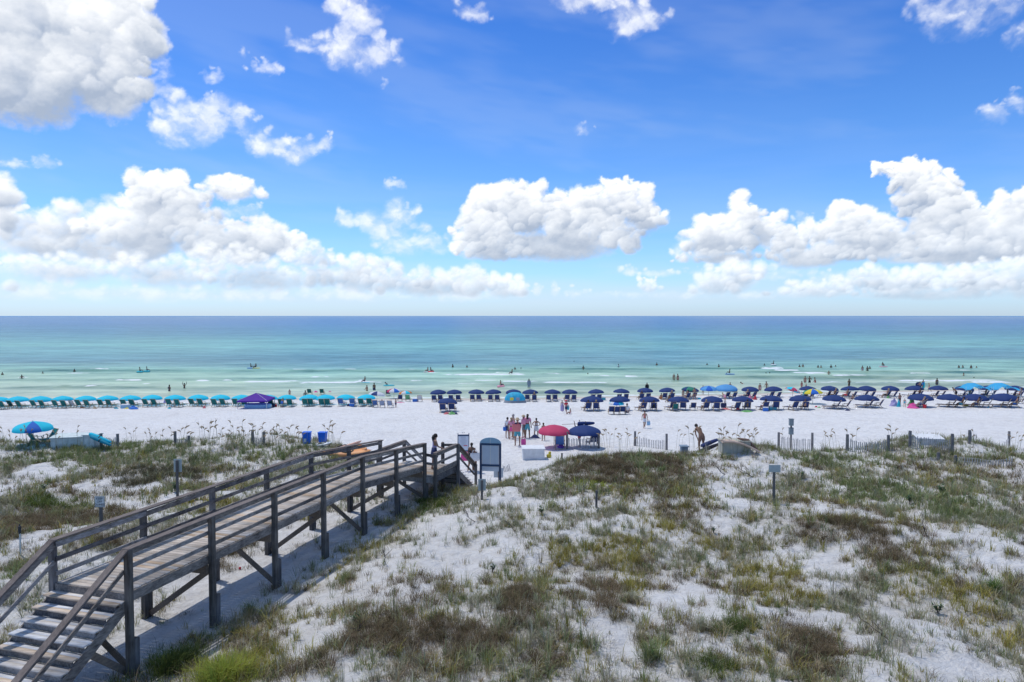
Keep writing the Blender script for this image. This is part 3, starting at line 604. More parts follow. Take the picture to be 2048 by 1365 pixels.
WP = [W_POST, woodmat('weathered_post_pale', (.085, .078, .075), (.27, .25, .24), 'v'), woodmat('weathered_post_dark', (.04, .037, .038), (.15, .14, .135), 'v')]
_wr = random.Random(31)
def planked(name, quads, m, parent):
    """boards given as list of (corner origin, along, across, thickness) -> one mesh with a tint per board"""
    v = []; f = []; c = []
    for o_, a, b, t, col in quads:
        o_ = Vector(o_); a = Vector(a); b = Vector(b); t = Vector((0, 0, -t)); k = len(v)
        v += [o_, o_+a, o_+a+b, o_+b, o_+t, o_+a+t, o_+a+b+t, o_+b+t]; f += [(k, k+1, k+2, k+3), (k+7, k+6, k+5, k+4), (k, k+4, k+5, k+1), (k+1, k+5, k+6, k+2), (k+2, k+6, k+7, k+3), (k+3, k+7, k+4, k)]; c += [col]*8
    o = npmesh(name, np.array([tuple(p) for p in v]), np.array(f), m, False, np.array(c)); o.parent = parent
    me = o.data; bm = bmesh.new(); bm.from_mesh(me); bmesh.ops.recalc_face_normals(bm, faces=bm.faces); bm.to_mesh(me); bm.free(); return o
def plankcol():
    q = random.random(); v = random.uniform(.72, 1.1)
    return (v, v*.97, v*.95) if q < .6 else (v*1.02, v*.86, v*.70) if q < .8 else (v*.92, v*.95, v*1.0)
def boardwalk():
    bw = empty('boardwalk', (0, 0, 0), 0, 'weathered grey timber boardwalk on tall posts with handrails and stairs at both ends', 'boardwalk')
    H1, H2 = .294, .349; Wd = 2.07
    Rr = [Vector(p) for p in [(-8.89,15.47,0),(-8.11,18.04,0),(-7.33,20.61,0),(-6.55,23.18,0),(-5.77,25.75,0),(-4.90,28.15,0),(-4.03,30.55,0)]]
    Ll = [Vector(p) for p in [(-10.87,16.07,0),(-10.09,18.64,0),(-9.31,21.21,0),(-8.53,23.78,0),(-7.74,26.41,0),(-6.85,28.86,0),(-5.98,31.26,0)]]
    Z = [2.85]*5+[2.65, 2.45]
    for q in (Rr, Ll):
        for p, z in zip(q, Z): p.z = z
    dr = Vector((math.sin(H1), math.cos(H1), 0)); ac = Vector((-math.cos(H1), math.sin(H1), 0))   # along, across (to the left)
    # deck boards
    qd = []
    for i in range(6):
        L = (Rr[i+1]-Rr[i]).length; n = int(round(L/.146)); 
        for k in range(n):
            a = Rr[i].lerp(Rr[i+1], (k+.03)/n); b = Rr[i].lerp(Rr[i+1], (k+.97)/n); c_ = Ll[i].lerp(Ll[i+1], (k+.03)/n); e = random.uniform(-.012, .012)
            cross = (c_-a); qd.append((a-cross.normalized()*(.0+e), cross*(1.0+e), b-a, .036, plankcol()))
    planked('deck', qd, W_DECK, bw)
    PW = .14; up = Vector((0, 0, 1))
    for side, Q in (('r', Rr), ('l', Ll)):
        s = 1 if side == 'r' else -1
        for i, p in enumerate(Q):
            q = p-ac*s*.105; g_ = gz(q.x, q.y)
            mb = MB(); zt = p.z+.99; mb.bar((q.x, q.y, g_-.4), (q.x, q.y, zt), PW, PW, up=dr)
            mb.build('post', _wr.choice(WP), bw, bevel=.006)
            # paired shorter pile beside the post
            q2 = q+dr*.145; mb = MB(); mb.bar((q2.x, q2.y, g_-.4), (q2.x, q2.y, max(g_+.35, p.z-.75 if s < 0 else g_+.85)), PW, PW*.98, up=dr); mb.build('pile', _wr.choice(WP), bw, bevel=.006)
        for i in range(6):
            a, b = Q[i], Q[i+1]; off = -ac*s*.018; d = (b-a).normalized()
            fo = MB(); fo.bar(a+off+up*-.15-d*.0, b+off+up*-.15, .038, .235); fo.build('fascia_board', _wr.choice(WR), bw)
            for z, h in ((.90, .13), (.56, .105), (.21, .105)):
                r = MB(); j = random.uniform(-.013, .013); r.bar(a+off*.6+up*(z+j)+d*.004, b+off*.6+up*(z-j)-d*.004, .036, h); r.build('side_rail', _wr.choice(WR), bw)
            c_ = MB(); c_.bar(a-ac*s*.075+up*1.010-d*(.06 if i == 0 else 0), b-ac*s*.075+up*1.010+d*(.08 if i == 5 else .0), .20, .036); c_.build('handrail', W_CAP, bw)
    for i in range(7):
        a, b = Rr[i], Ll[i]; cr = MB(); e = (a-b).normalized(); cr.bar(a+e*.03+up*-.40+dr*-.10, b-e*.03+up*-.40+dr*-.10, .07, .24); cr.build('crossbeam', W_BRACE, bw)
        pr, pl = (a, b) if i % 2 else (b, a)     # brace runs from the top of one post to the foot of the other
        g_ = gz(pl.x, pl.y); br = MB(); br.bar(pr+up*(-.45)+dr*.09, Vector((pl.x, pl.y, g_+.12))+dr*.09, .05, .15); br.build('brace', W_BRACE, bw)
    for t in (.25, .5, .75):
        j = MB()
        for i in range(6):
            a = Rr[i].lerp(Ll[i], t); b = Rr[i+1].lerp(Ll[i+1], t); j.bar(a+up*-.16, b+up*-.16, .045, .2)
        j.build('joist', W_BRACE, bw)
    # landward stairs, coming down towards the viewer
    def stairs(A, B, d, n, rise, run, rails=True, treadcol=plankcol):
        """A right, B left corner of the top edge; d horizontal direction of descent"""
        A, B, d = Vector(A), Vector(B), Vector(d); cr = B-A
        for k in range(1, n+1):
            qs = []; z = -rise*k
            for j in range(2):
                o_ = A+d*(run*(k-1)+j*(run+.03)/2-.015)+up*z-cr.normalized()*.04; qs.append((o_, cr*1.04, d*((run+.03)/2-.008), .038, treadcol()))
            planked('stair_tread', qs, W_STAIR, bw)
            rs = MB(); p0 = A+d*(run*k-.055)+up*(z-.038-rise/2+.012); rs.bar(p0, p0+cr, .025, rise-.03); rs.build('riser', _wr.choice(WR), bw)
        for P in (A-cr.normalized()*.02, B+cr.normalized()*.02):
            sg = MB(); sg.bar(P+d*(-.05)+up*(-.28), P+d*(run*n)+up*(-.28-rise*n), .045, .26); sg.build('stringer', W_RAIL, bw)
        e = d*run*n+up*(-rise*n)
        if rails:
            for P, s in ((A, 1), (B, -1)):
                o_ = -cr.normalized()*s*.075
                for z, h, w in ((.90, .13, .036), (.50, .095, .036)):
                    r = MB(); r.bar(P+o_*.15+up*z, P+o_*.15+e+up*z, w, h); r.build('side_rail', _wr.choice(WR), bw)
                r = MB(); r.bar(P+o_+up*1.01, P+o_+e*1.03+up*1.01, .17, .036); r.build('handrail', W_CAP, bw)
                q = P+o_*1.3+e; g_ = gz(q.x, q.y); r = MB(); r.bar((q.x, q.y, g_-.3), (q.x, q.y, P.z+e.z+.99), .12, .12, up=dr); r.build('post', _wr.choice(WP), bw, bevel=.006)
    tp = MB(); tp.bar(Rr[0]-dr*.02+up*-.12, Ll[0]-dr*.02+up*-.12, .036, .20); tp.build('fascia_board', _wr.choice(WR), bw)
    stairs(Rr[0]-dr*.04, Ll[0]-dr*.04, -dr, 11, .182, .275)
    for s_, P in ((1, Rr[0]), (-1, Ll[0])):
        a = P-dr*1.7+up*(-1.5); b = P+up*-.5-dr*.1; 
    a = Rr[0]+up*-.45-dr*.2; br = MB(); br.bar(Rr[0]-dr*1.0+up*-.95, Vector((Rr[0].x, Rr[0].y, gz(Rr[0].x, Rr[0].y)+.1)), .05, .15); br.build('brace', W_BRACE, bw)
    # seaward landing, a step lower and set to the right, then stairs to the beach
    d2 = Vector((math.sin(H2), math.cos(H2), 0)); a2 = Vector((-math.cos(H2), math.sin(H2), 0))
    E = Rr[6]-d2*.05; zl = 2.02
    LA = Vector((-3.52, 30.40, zl)); LB = LA+a2*2.75; LC = LA+d2*2.45; LD = LB+d2*2.45
    qs = []; n = 17
    for k in range(n): qs.append((LA+d2*(2.45*(k+.03)/n), a2*2.75, d2*(2.45*.94/n), .036, plankcol()))
    planked('landing_deck', qs, W_DECK, bw)
    for P, Q in ((LA, LC), (LB, LD), (LA, LB)):
        fo = MB(); o_ = (P-Q).cross(up).normalized()*.02; fo.bar(P+up*-.19+o_, Q+up*-.19+o_, .04, .30); fo.build('fascia_board', _wr.choice(WR), bw)
    def railrun(P, Q, z0=0, cap=True):
        for z, h in ((.90, .13), (.52, .11)):
            r = MB(); r.bar(P+up*(z+z0), Q+up*(z+z0), .036, h); r.build('side_rail', _wr.choice(WR), bw)
        if cap: r = MB(); r.bar(P+up*(1.01+z0), Q+up*(1.01+z0), .17, .036); r.build('handrail', W_CAP, bw)
    railrun(LA-a2*.03, LC-a2*.03); railrun(LB+a2*.03, LD+a2*.03); railrun(Rr[6]+d2*.12-a2*.12+up*(zl-2.45), LA+up*0, 0, False)
    lowfascia = MB(); lowfascia.bar(LA-a2*.045+up*.12, LC-a2*.045+up*.12, .036, .22); lowfascia.build('side_rail', _wr.choice(WR), bw)
    for P, h in ((LA-a2*.09, .99), (LC-a2*.09, .99), (LB+a2*.09, .99), (LD+a2*.09, .99), (LC+a2*.75+d2*.05, .92)):
        g_ = gz(P.x, P.y); r = MB(); r.bar((P.x, P.y, g_-.3), (P.x, P.y, zl+h), .135, .135, up=d2); r.build('post', _wr.choice(WP), bw, bevel=.006)
    mid = LC+a2*.75+d2*.05; c_ = MB(); c_.lathe([(.001, zl+1.06), (.07, zl+1.03), (.085, zl+.98), (.085, zl+.93)][::-1], 10, (mid.x, mid.y, 0)); c_.build('post_cap', W_CAP, bw, True)
    sm = MB(); sm.bar(LC+up*.95-a2*.02+d2*.05, mid+up*.90, .036, .12); sm.build('side_rail', _wr.choice(WR), bw)
    stairs(LC+a2*.0, LD, d2, 8, .18, .27)
    return bw
boardwalk()

# ---------------------------------------------------------------- people
SKIN = [mat('skin_tan', (.38, .22, .15), .6, .06, 5), mat('skin_brown', (.20, .11, .07), .6, .06, 5), mat('skin_fair', (.50, .32, .24), .6, .06, 5)]
HAIRM = {'dark': mat('hair_dark', (.03, .022, .018), .6, .2, 30), 'brown': mat('hair_brown', (.10, .06, .035), .6, .2, 30), 'blond': mat('hair_blond', (.35, .25, .13), .6, .2, 30), 'grey': mat('hair_grey', (.4, .38, .36), .6, .2, 30)}
CLO = {k: mat('cloth_'+k, v, .85, .08, 12) for k, v in dict(navy=(.035,.05,.13), black=(.02,.02,.028), white=(.72,.72,.73), pink=(.72,.30,.40), hotpink=(.80,.12,.35), teal=(.10,.38,.46), red=(.60,.05,.07), salmon=(.70,.20,.20), grey=(.25,.27,.30),
       lilac=(.42,.36,.58), blue=(.06,.20,.60), turq=(.05,.50,.60), green=(.18,.42,.15), orange=(.75,.25,.05), yellow=(.75,.62,.08), violet=(.25,.10,.50), tan=(.50,.38,.25), lightblue=(.30,.50,.68), floral=(.30,.33,.42), brown=(.20,.12,.09)).items()}
def V3(*a): return Vector(a)
POSES = {   # directions of upper arms, forearms (left -x, right +x), thighs, shins; lean of the torso
 'stand': dict(ua=[(-.22,0,-1),(.22,0,-1)], fa=[(-.1,.22,-1),(.1,.22,-1)], th=[(-.10,0,-1),(.10,0,-1)], sh=[(-.02,-.02,-1),(.02,-.02,-1)], lean=.03),
 'walk': dict(ua=[(-.18,.45,-1),(.18,-.42,-1)], fa=[(-.05,.7,-.8),(.05,-.05,-1)], th=[(-.05,-.28,-1),(.05,.42,-1)], sh=[(-.02,-.62,-.8),(.0,-.06,-1)], lean=.08),
 'hips': dict(ua=[(-.72,-.15,-.75),(.72,-.15,-.75)], fa=[(.72,.25,-.62),(-.72,.25,-.62)], th=[(-.16,0,-1),(.10,.05,-1)], sh=[(-.04,0,-1),(.02,-.05,-1)], lean=.0),
 'armsup': dict(ua=[(-.5,.2,.9),(.5,.25,.9)], fa=[(.25,.1,1),(-.2,.1,1)], th=[(-.12,0,-1),(.12,0,-1)], sh=[(0,0,-1),(0,0,-1)], lean=.0),
 'carry': dict(ua=[(-.25,.35,-1),(.25,.35,-1)], fa=[(.15,1,-.12),(-.15,1,-.12)], th=[(-.13,0,-1),(.13,.08,-1)], sh=[(0,0,-1),(0,-.1,-1)], lean=.0),
 'sit': dict(ua=[(-.25,.35,-1),(.25,.35,-1)], fa=[(-.05,1,-.1),(.05,1,-.1)], th=[(-.14,1,.08),(.14,1,.08)], sh=[(-.03,.45,-1),(.03,.45,-1)], lean=-.32),
 'floor': dict(ua=[(-.25,-.35,-1),(.25,-.35,-1)], fa=[(-.1,-.2,-1),(.1,-.2,-1)], th=[(-.15,1,.45),(.15,1,.5)], sh=[(0,.55,-1),(0,.5,-1)], lean=-.15),
 'bend': dict(ua=[(-.15,.7,-1),(.15,.6,-1)], fa=[(.1,.3,-1),(-.1,.3,-1)], th=[(-.12,.1,-1),(.12,.1,-1)], sh=[(0,-.1,-1),(0,-.1,-1)], lean=.85),
 'railing': dict(ua=[(-.15,.15,-1),(.30,.45,-1)], fa=[(.1,.75,-.15),(.2,1,-.35)], th=[(-.10,-.05,-1),(.10,.2,-1)], sh=[(0,-.15,-1),(0,-.1,-1)], lean=.08),
 'shoulder': dict(ua=[(-.6,.2,.5),(.6,.2,.5)], fa=[(.1,.2,1),(-.1,.2,1)], th=[(-.14,-.15,-1),(.14,.25,-1)], sh=[(0,-.25,-1),(0,-.1,-1)], lean=.12),
}
def chain_body(pose, hands):
    P = POSES[pose]; vs = []; es = []; rad = []; reg = []
    def add(p, r, par, rg):
        vs.append(Vector(p)); rad.append(r); reg.append(rg)
        if par is not None: es.append((par, len(vs)-1))
        return len(vs)-1
    ln = P['lean']; Rt = Matrix.Rotation(-ln, 3, 'X')
    pel = V3(0, 0, .95); T = lambda p: pel+Rt@(Vector(p)-pel)
    a = add(pel, (.155, .115), None, 'pelvis'); b = add(T((0, .0, 1.09)), (.128, .092), a, 'waist'); c = add(T((0, .005, 1.25)), (.152, .105), b, 'chest'); d = add(T((0, 0, 1.385)), (.135, .085), c, 'upchest')
    e = add(T((0, 0, 1.475)), (.052, .052), d, 'neck'); f = add(T((0, .015, 1.535)), (.060, .068), e, 'head'); g = add(T((0, .025, 1.60)), (.078, .092), f, 'head'); h = add(T((0, .015, 1.68)), (.062, .072), g, 'head')
    add(T((0, .125, 1.585)), (.014, .014), g, 'head')
    for s in (-1, 1):
        k = 0 if s < 0 else 1
        sh = add(T((s*.165, 0, 1.405)), (.052, .055), d, 'shoulder'); u = Rt@Vector(P['ua'][k]).normalized(); fo = Rt@Vector(P['fa'][k]).normalized()
        m_ = add(vs[sh]+u*.14, (.044, .046), sh, 'uarm'); el = add(vs[sh]+u*.285, (.037, .037), m_, 'elbow'); m2 = add(vs[el]+fo*.12, (.036, .036), el, 'farm'); wr = add(vs[el]+fo*.245, (.025, .022), m2, 'hand')
        pm = add(vs[wr]+fo*.055, (.036, .016), wr, 'hand')
        sx = Vector((1, 0, 0)); sd = (sx-fo*sx.dot(fo)).normalized() if abs(fo.x) < .9 else Vector((0, 1, 0)); cur = fo.cross(sd).normalized()*(1 if fo.cross(sd).z < 0 else -1)
        if hands:
            for j, (o_, L) in enumerate(((-.026, .060), (-.009, .072), (.009, .068), (.026, .052))):
                q = add(vs[pm]+fo*.035+sd*o_, (.0095, .0095), pm, 'hand'); q = add(vs[q]+fo*L*.5+cur*.006, (.0085, .0085), q, 'hand'); add(vs[q]+fo*L*.38+cur*.022, (.007, .007), q, 'hand')
            q = add(vs[wr]+fo*.03-sd*s*.030, (.011, .011), wr, 'hand'); q = add(vs[q]+fo*.035-sd*s*.022, (.010, .010), q, 'hand'); add(vs[q]+fo*.028-sd*s*.006, (.008, .008), q, 'hand')
        else: add(vs[pm]+fo*.075+cur*.02, (.022, .011), pm, 'hand')
        hp = add(pel+V3(s*.085, 0, -.06), (.092, .098), a, 'hip'); t = Vector(P['th'][k]).normalized(); n = Vector(P['sh'][k]).normalized()
        q = add(vs[hp]+t*.20, (.078, .082), hp, 'thigh'); kn = add(vs[hp]+t*.415, (.055, .056), q, 'knee'); ca = add(vs[kn]+n*.14, (.052, .056), kn, 'calf'); an = add(vs[kn]+n*.40, (.032, .036), ca, 'foot')
        fd = (Vector((0, 1, 0))-n*n.y).normalized() if pose in ('sit', 'floor') else Vector((s*.12, 1, -.12)); fd.normalize()
        hl = add(vs[an]+n*.045-fd*.03, (.032, .03), an, 'foot'); add(vs[an]+n*.045+fd*.14, (.038, .022), an, 'foot')
    return vs, es, rad, reg
_bodies = {}
def body(pose, hands=False):
    if (pose, hands) in _bodies: return _bodies[(pose, hands)]
    vs, es, rad, reg = chain_body(pose, hands)
    me = bpy.data.meshes.new('body'); me.from_pydata([tuple(v) for v in vs], es, []); o = bpy.data.objects.new('tmp', me); C.objects.link(o)
    sk = o.modifiers.new('s', 'SKIN'); sk.use_smooth_shade = True
    for i, d in enumerate(me.skin_vertices[0].data): d.radius = rad[i]; d.use_root = (i == 0)
    ss = o.modifiers.new('u', 'SUBSURF'); ss.levels = 1; ss.render_levels = 1
    dg = bpy.context.evaluated_depsgraph_get(); dg.update(); bm_ = bpy.data.meshes.new_from_object(o.evaluated_get(dg)); bpy.data.objects.remove(o)
    bm_.name = 'person_body_'+pose
    co = np.array([tuple(v.co) for v in bm_.vertices]); A = np.array([tuple(vs[a]) for a, b in es]); B = np.array([tuple(vs[b]) for a, b in es])
    d = B-A; t = np.clip(((co[:, None]-A[None])*d[None]).sum(-1)/(d*d).sum(-1)[None], 0, 1); q = A[None]+d[None]*t[..., None]; dist = np.linalg.norm(co[:, None]-q, axis=-1); k = dist.argmin(1)
    R_ = [reg[es[k[i]][0]] if t[i, k[i]] < .5 else reg[es[k[i]][1]] for i in range(len(co))]
    low = min(v.z for v in vs)
    _bodies[(pose, hands)] = (bm_, R_, vs, reg, co[:, 2].min()); return _bodies[(pose, hands)]
SUITS = {'trunks': {'pelvis', 'hip', 'thigh'}, 'suit': {'pelvis', 'hip', 'waist', 'chest'}, 'shirt': {'waist', 'chest', 'upchest', 'shoulder', 'uarm'}, 'tank': {'waist', 'chest', 'upchest'}, 'brief': {'pelvis', 'hip'}, 'band': {'chest'},
         'robe': {'pelvis', 'hip', 'thigh', 'knee', 'waist', 'chest', 'upchest', 'shoulder', 'uarm', 'elbow', 'farm'}}
_suits = {}
def suit(pose, hands, kind):
    key = (pose, hands, kind)
    if key in _suits: return _suits[key]
    me, R_, vs, reg, lo = body(pose, hands); S_ = SUITS[kind]; off = .014 if kind != 'robe' else .03
    if kind == 'trunks' or kind == 'shirt': off = .020
    n = len(me.vertices); use = [r in S_ for r in R_]; v = [tuple(x.co+x.normal*off) for x in me.vertices]
    f = [tuple(p.vertices) for p in me.polygons if all(use[i] for i in p.vertices)]
    ids = sorted({i for a in f for i in a}); mp = {j: i for i, j in enumerate(ids)}
    m2 = bpy.data.meshes.new(kind); m2.from_pydata([v[i] for i in ids], [], [tuple(mp[i] for i in a) for a in f]); m2.polygons.foreach_set('use_smooth', [True]*len(f)); m2.update(); _suits[key] = m2; return m2
SN = {'trunks': 'shorts', 'suit': 'swimsuit', 'shirt': 'shirt', 'tank': 'tank_top', 'brief': 'swim_briefs', 'band': 'bikini_top', 'robe': 'cover_up'}
_person_mesh = {}
def inst(name, key, mk, m, parent):
    """one mesh per key, its material held by the object"""
    me = mk()
    if len(me.materials) == 0: me.materials.append(m)
    o = bpy.data.objects.new(name, me); C.objects.link(o); o.parent = parent; o.material_slots[0].link = 'OBJECT'; o.material_slots[0].material = m; return o
def person(loc, pose, h, face, skin, clothes, hair, label, group=None, hands=False, longhair=False, hat=None, skirt=None):
    """face: heading in degrees, 0 looks out to sea, 180 to the camera, 90 to the left"""
    me, R_, vs, reg, lo = body(pose, hands); s = h/1.74
    r = empty('person', loc, R(face), label, 'person', group)
    b = inst('body', None, lambda: me, SKIN[skin], r)
    hd = [v for v, g_ in zip(vs, reg) if g_ == 'head']; hc = hd[1]; up = (hd[2]-hd[0]).normalized(); fw = (hd[3]-hd[1]).normalized()
    for kind, col in clothes:
        m2 = suit(pose, hands, kind); inst(SN[kind], None, lambda: m2, CLO[col], r)
    key = (pose, longhair)
    if key not in _person_mesh:
        mb = MB(); c = hc-fw*.018+up*.022; mb.ell(c, (.090, .104, .102), 12, 7)
        if longhair: mb.tube([c-fw*.06, c-fw*.10-up*.12, c-fw*.085-up*.30], [.075, .08, .03], 8)
        else: mb.ell(c-fw*.06-up*.05, (.06, .045, .06), 8, 5)
        me2 = bpy.data.meshes.new('hair'); me2.from_pydata(mb.v, [], mb.f); me2.polygons.foreach_set('use_smooth', [True]*len(mb.f)); me2.update(); _person_mesh[key] = me2
    inst('hair', None, lambda: _person_mesh[key], HAIRM[hair], r)
    if hat:
        mb = MB(); c = hc+up*.065; mb.lathe([(.20, -.012), (.19, .0), (.105, .012), (.10, .07), (.07, .10), (.001, .108)], 14, c); mb.build('hat', CLO[hat], r, True)
    if skirt:
        mb = MB(); mb.lathe([(.23, .62), (.205, .78), (.165, .95), (.145, 1.06)], 16, (0, 0, 0), 1, .8); mb.build('skirt', CLO[skirt], r, True)
    r.scale = (s, s, s); r.location.z -= lo*s if pose not in ('sit',) else 0
    if pose in ('sit',): r.location.z -= (.95-.09-.06)*s*1.0
    return r

# ---------------------------------------------------------------- beach furniture
UMB = {k: mat('canopy_'+k, v, .75, .05, 3, trans=.30) for k, v in dict(teal=(.03,.66,.84), navy=(.028,.060,.20), blue=(.03,.16,.60), red=(.60,.07,.16), white=(.75,.76,.78), green=(.05,.30,.20), yellow=(.80,.65,.06), orange=(.80,.25,.04), purple=(.12,.035,.38), lblue=(.12,.38,.72), dteal=(.03,.36,.50)).items()}
WOOD = mat('pale_wood', (.42, .31, .20), .7, .15, 14); POLE = mat('pole_wood', (.50, .42, .32), .6, .1, 10); METAL = mat('white_metal', (.6, .6, .6), .4, .05, 5)
FAB = {k: mat('sling_'+k, v, .85, .07, 10, trans=.08) for k, v in dict(green=(.015,.15,.15), navy=(.03,.055,.17), blue=(.07,.16,.40), stripe=(.30,.36,.50), teal=(.03,.22,.24), lime=(.16,.40,.20), white=(.6,.62,.65)).items()}
def canopy_mb(rad, rise, val=.10, n=8, sub=4):
    mb = MB(); idx = []; rows = 6
    for p in range(n):
        for i in range(sub):
            a0 = 2*math.pi*(p+i/sub)/n; a1 = 2*math.pi*(p+(i+1)/sub)/n; k = len(mb.v)
            def pt(a, q, t):
                bow = 1-.055*math.sin(math.pi*t)*q**1.5; r_ = rad*math.sin(q*math.pi/2*.97)*bow; z = rise*(.55*math.cos(q*math.pi/2*.97)+.45*(1-q*.97))+ (-.02*math.sin(math.pi*t))*q
                return (r_*math.cos(a), r_*math.sin(a), z)
            for j in range(rows+1): mb.v.append(pt(a0, j/rows, i/sub)); mb.v.append(pt(a1, j/rows, (i+1)/sub))
            for t, a in ((i/sub, a0), ((i+1)/sub, a1)):
                x, y, z = pt(a, 1, t); mb.v.append((x*1.005, y*1.005, z-val*(.55+.45*math.sin(math.pi*t))))
            for j in range(rows): mb.f.append((k+2*j, k+2*j+1, k+2*j+3, k+2*j+2)); idx.append(p)
            mb.f.append((k+2*rows, k+2*rows+1, k+2*rows+3, k+2*rows+2)); idx.append(p)
    return mb, idx
_can = {}
def jit(a): return random.uniform(-a, a)
def umbrella(px, base, rim, top, wid, cols, label, group=None, tilt=0, rot=.2, cat='beach umbrella', polecol=None):
    """photo px: pole x, pole foot row, front rim row, top row, canopy width"""
    p = at(px, base); d = p.y; rad = wid*d/F/2*(1.08 if wid > 55 else 1.0)
    def zrow(py, dist): r = ray(px, py); return CH+r[2]/r[1]*dist
    zt = zrow(top, d)-p.z; zr = zrow(rim, d-rad*.9)-p.z; rise = max(.46*rad, zt-zr-.10)
    key = (round(rad, 1), tuple(cols))
    o = empty('beach_umbrella', p, rot, label, cat, group)
    if key not in _can:
        mb, idx = canopy_mb(1, 1); me = bpy.data.meshes.new('canopy'); me.from_pydata(mb.v, [], mb.f)
        for c in cols: me.materials.append(UMB[c])
        me.polygons.foreach_set('material_index', [i % len(cols) for i in idx]); me.polygons.foreach_set('use_smooth', [True]*len(idx)); me.update(); _can[key] = me
    c = bpy.data.objects.new('canopy', _can[key]); C.objects.link(c); c.parent = o; c.location = (0, 0, zt-rise); c.scale = (rad, rad, rise); c.rotation_euler = (jit(.045), tilt+jit(.05), 0)
    mb = MB(); mb.tube([(0, 0, -.25), (0, 0, zt-.02)], .022, 7); mb.build('pole', POLE, o)
    rb = MB()
    for k in range(8):
        a = 2*math.pi*k/8; rb.tube([(0, 0, zt-rise*.25), (rad*.93*math.cos(a), rad*.93*math.sin(a), zt-rise*.86)], .008, 3, False)
    rb.build('ribs', METAL, o); fn = MB(); fn.lathe([(.03, -.03), (.03, .02), (.001, .06)], 7, (0, 0, zt)); fn.build('finial', METAL, o)
    return o, zt, d
def build_chair(fab, long=True):
    r = empty('beach_lounger', (0, 0, -60))
    L = 1.35 if long else .62
    s = MB(); s.add([(-.27, -.20, .33), (.27, -.20, .33), (.27, .35, .30), (-.27, .35, .30), (-.27, -.20, .31), (.27, -.20, .31), (.27, .35, .28), (-.27, .35, .28)], [(0,1,2,3),(7,6,5,4),(0,4,5,1),(1,5,6,2),(2,6,7,3),(3,7,4,0)]); s.build('seat', FAB[fab], r)
    if long: s = MB(); s.box((0, .78, .27), (.54, .84, .03)); s.build('leg_rest', FAB[fab], r)
    b = MB(); n = 6; pts = [(-.20-.34*t, .33+.60*t-.02*math.sin(math.pi*t)) for t in [i/n for i in range(n+1)]]; k = 0
    for y, z in pts: b.v += [(-.27, y, z), (.27, y, z), (-.27, y-.02, z-.012), (.27, y-.02, z-.012)]
    for i in range(n):
        q = 4*i; b.f += [(q, q+1, q+5, q+4), (q+2, q+6, q+7, q+3), (q, q+4, q+6, q+2), (q+1, q+3, q+7, q+5)]
    b.f += [(0, 2, 3, 1), (4*n, 4*n+1, 4*n+3, 4*n+2)]; b.build('backrest', FAB[fab], r)
    for x in (-.30, .30):
        f = MB(); f.bar((x, -.56, .97), (x, -.18, .30), .04, .04); f.bar((x, -.22, .30), (x, L if long else .40, .26), .04, .05); f.build('side_frame', WOOD, r)
        a = MB(); a.bar((x, -.40, .58), (x, .22, .55), .07, .03); a.build('armrest', WOOD, r)
        for y0, y1 in ((-.10, -.46), (.16, .36)):
            l_ = MB(); l_.bar((x*.96, y0, .54 if y0 > 0 else .36), (x*.96, y1, -.02), .035, .04, up=(0, 1, 0)); l_.build('leg', WOOD, r)
        if long: l_ = MB(); l_.bar((x*.96, 1.0, .27), (x*.96, 1.15, -.02), .035, .04, up=(0, 1, 0)); l_.build('leg', WOOD, r)
    t = MB(); t.bar((-.32, -.46, .05), (.32, -.46, .05), .03, .03); t.bar((-.32, -.55, .95), (.32, -.55, .95), .035, .035); t.build('crossbar', WOOD, r)
    return r
_ch = {}
def chair(px, py, rz, fab, label, group=None, long=True, s=1.0):
    k = (fab, long); p = at(px, py)
    if k not in _ch: _ch[k] = build_chair(fab, long); o = _ch[k]
    else: o = copy_tree(_ch[k])
    o.location = p; o.rotation_euler.z = R(rz); o.scale = (s, s, s); tag(o, label, 'lounge chair' if long else 'beach chair', group); return o
def seated(px, py, rz, skin, clothes, hair, label, group='people sitting under the umbrellas', h=1.7, **kw):
    p = at(px, py); d = Vector((-math.sin(R(rz)), math.cos(R(rz)), 0)); q = p+d*(-.10)+Vector((0, 0, .345))
    return person(q, 'sit', h, rz, skin, clothes, hair, label, group, **kw)
ORD = ['first', 'second', 'third', 'fourth', 'fifth', 'sixth', 'seventh', 'eighth', 'ninth', 'tenth', 'eleventh', 'twelfth', 'thirteenth', 'fourteenth', 'fifteenth', 'sixteenth', 'seventeenth', 'eighteenth', 'nineteenth', 'twentieth', 'twenty-first', 'twenty-second']
def jit(a): return random.uniform(-a, a)
# turquoise row on the left
TE = [(-4,819,'g'),(34.5,818,'g'),(80.6,817.5,'g'),(124,817,'g'),(170,816.5,'g'),(214,816,'g'),(259.5,815.5,'g'),(303.5,814.5,'g'),(349.7,814.5,'g'),(395.4,814,'g'),(440,814,'g'),(482,814,'g'),(535,814,'g'),(572.7,814,'g'),(617,813.5,'t'),(650,813.5,'t'),(691,813,'b'),(732,813,'g')]
for i, (x, b, k) in enumerate(TE):
    w = 43-4*i/17; rim = b-14.5-.0*i; sc = w/43
    umbrella(x+1, b-4, b-15, b-25.3+1.5*(i/17), w-1, ['teal'], 'turquoise umbrella, %s from the left in the turquoise shoreline row' % ORD[i], 'turquoise umbrellas along the shore', rot=.2+i)
    rz = -11 if i < 6 else -7 if i < 11 else -2
    offs = (-8.5, 8.5) if k != 't' else (-5, 6)
    if k == 'b': offs = (-8, 15)
    for j, o_ in enumerate(offs):
        fab = 'blue' if k == 'b' else 'green'
        chair(x+o_+ (5 if i == 0 else 0), b+jit(.4), rz+jit(3), fab, '%s lounger on the %s under the %s turquoise umbrella from the left' % ('blue' if k == 'b' else 'dark green', 'left' if j == 0 else 'right', ORD[i]), 'loungers under the turquoise umbrellas', s=.98)
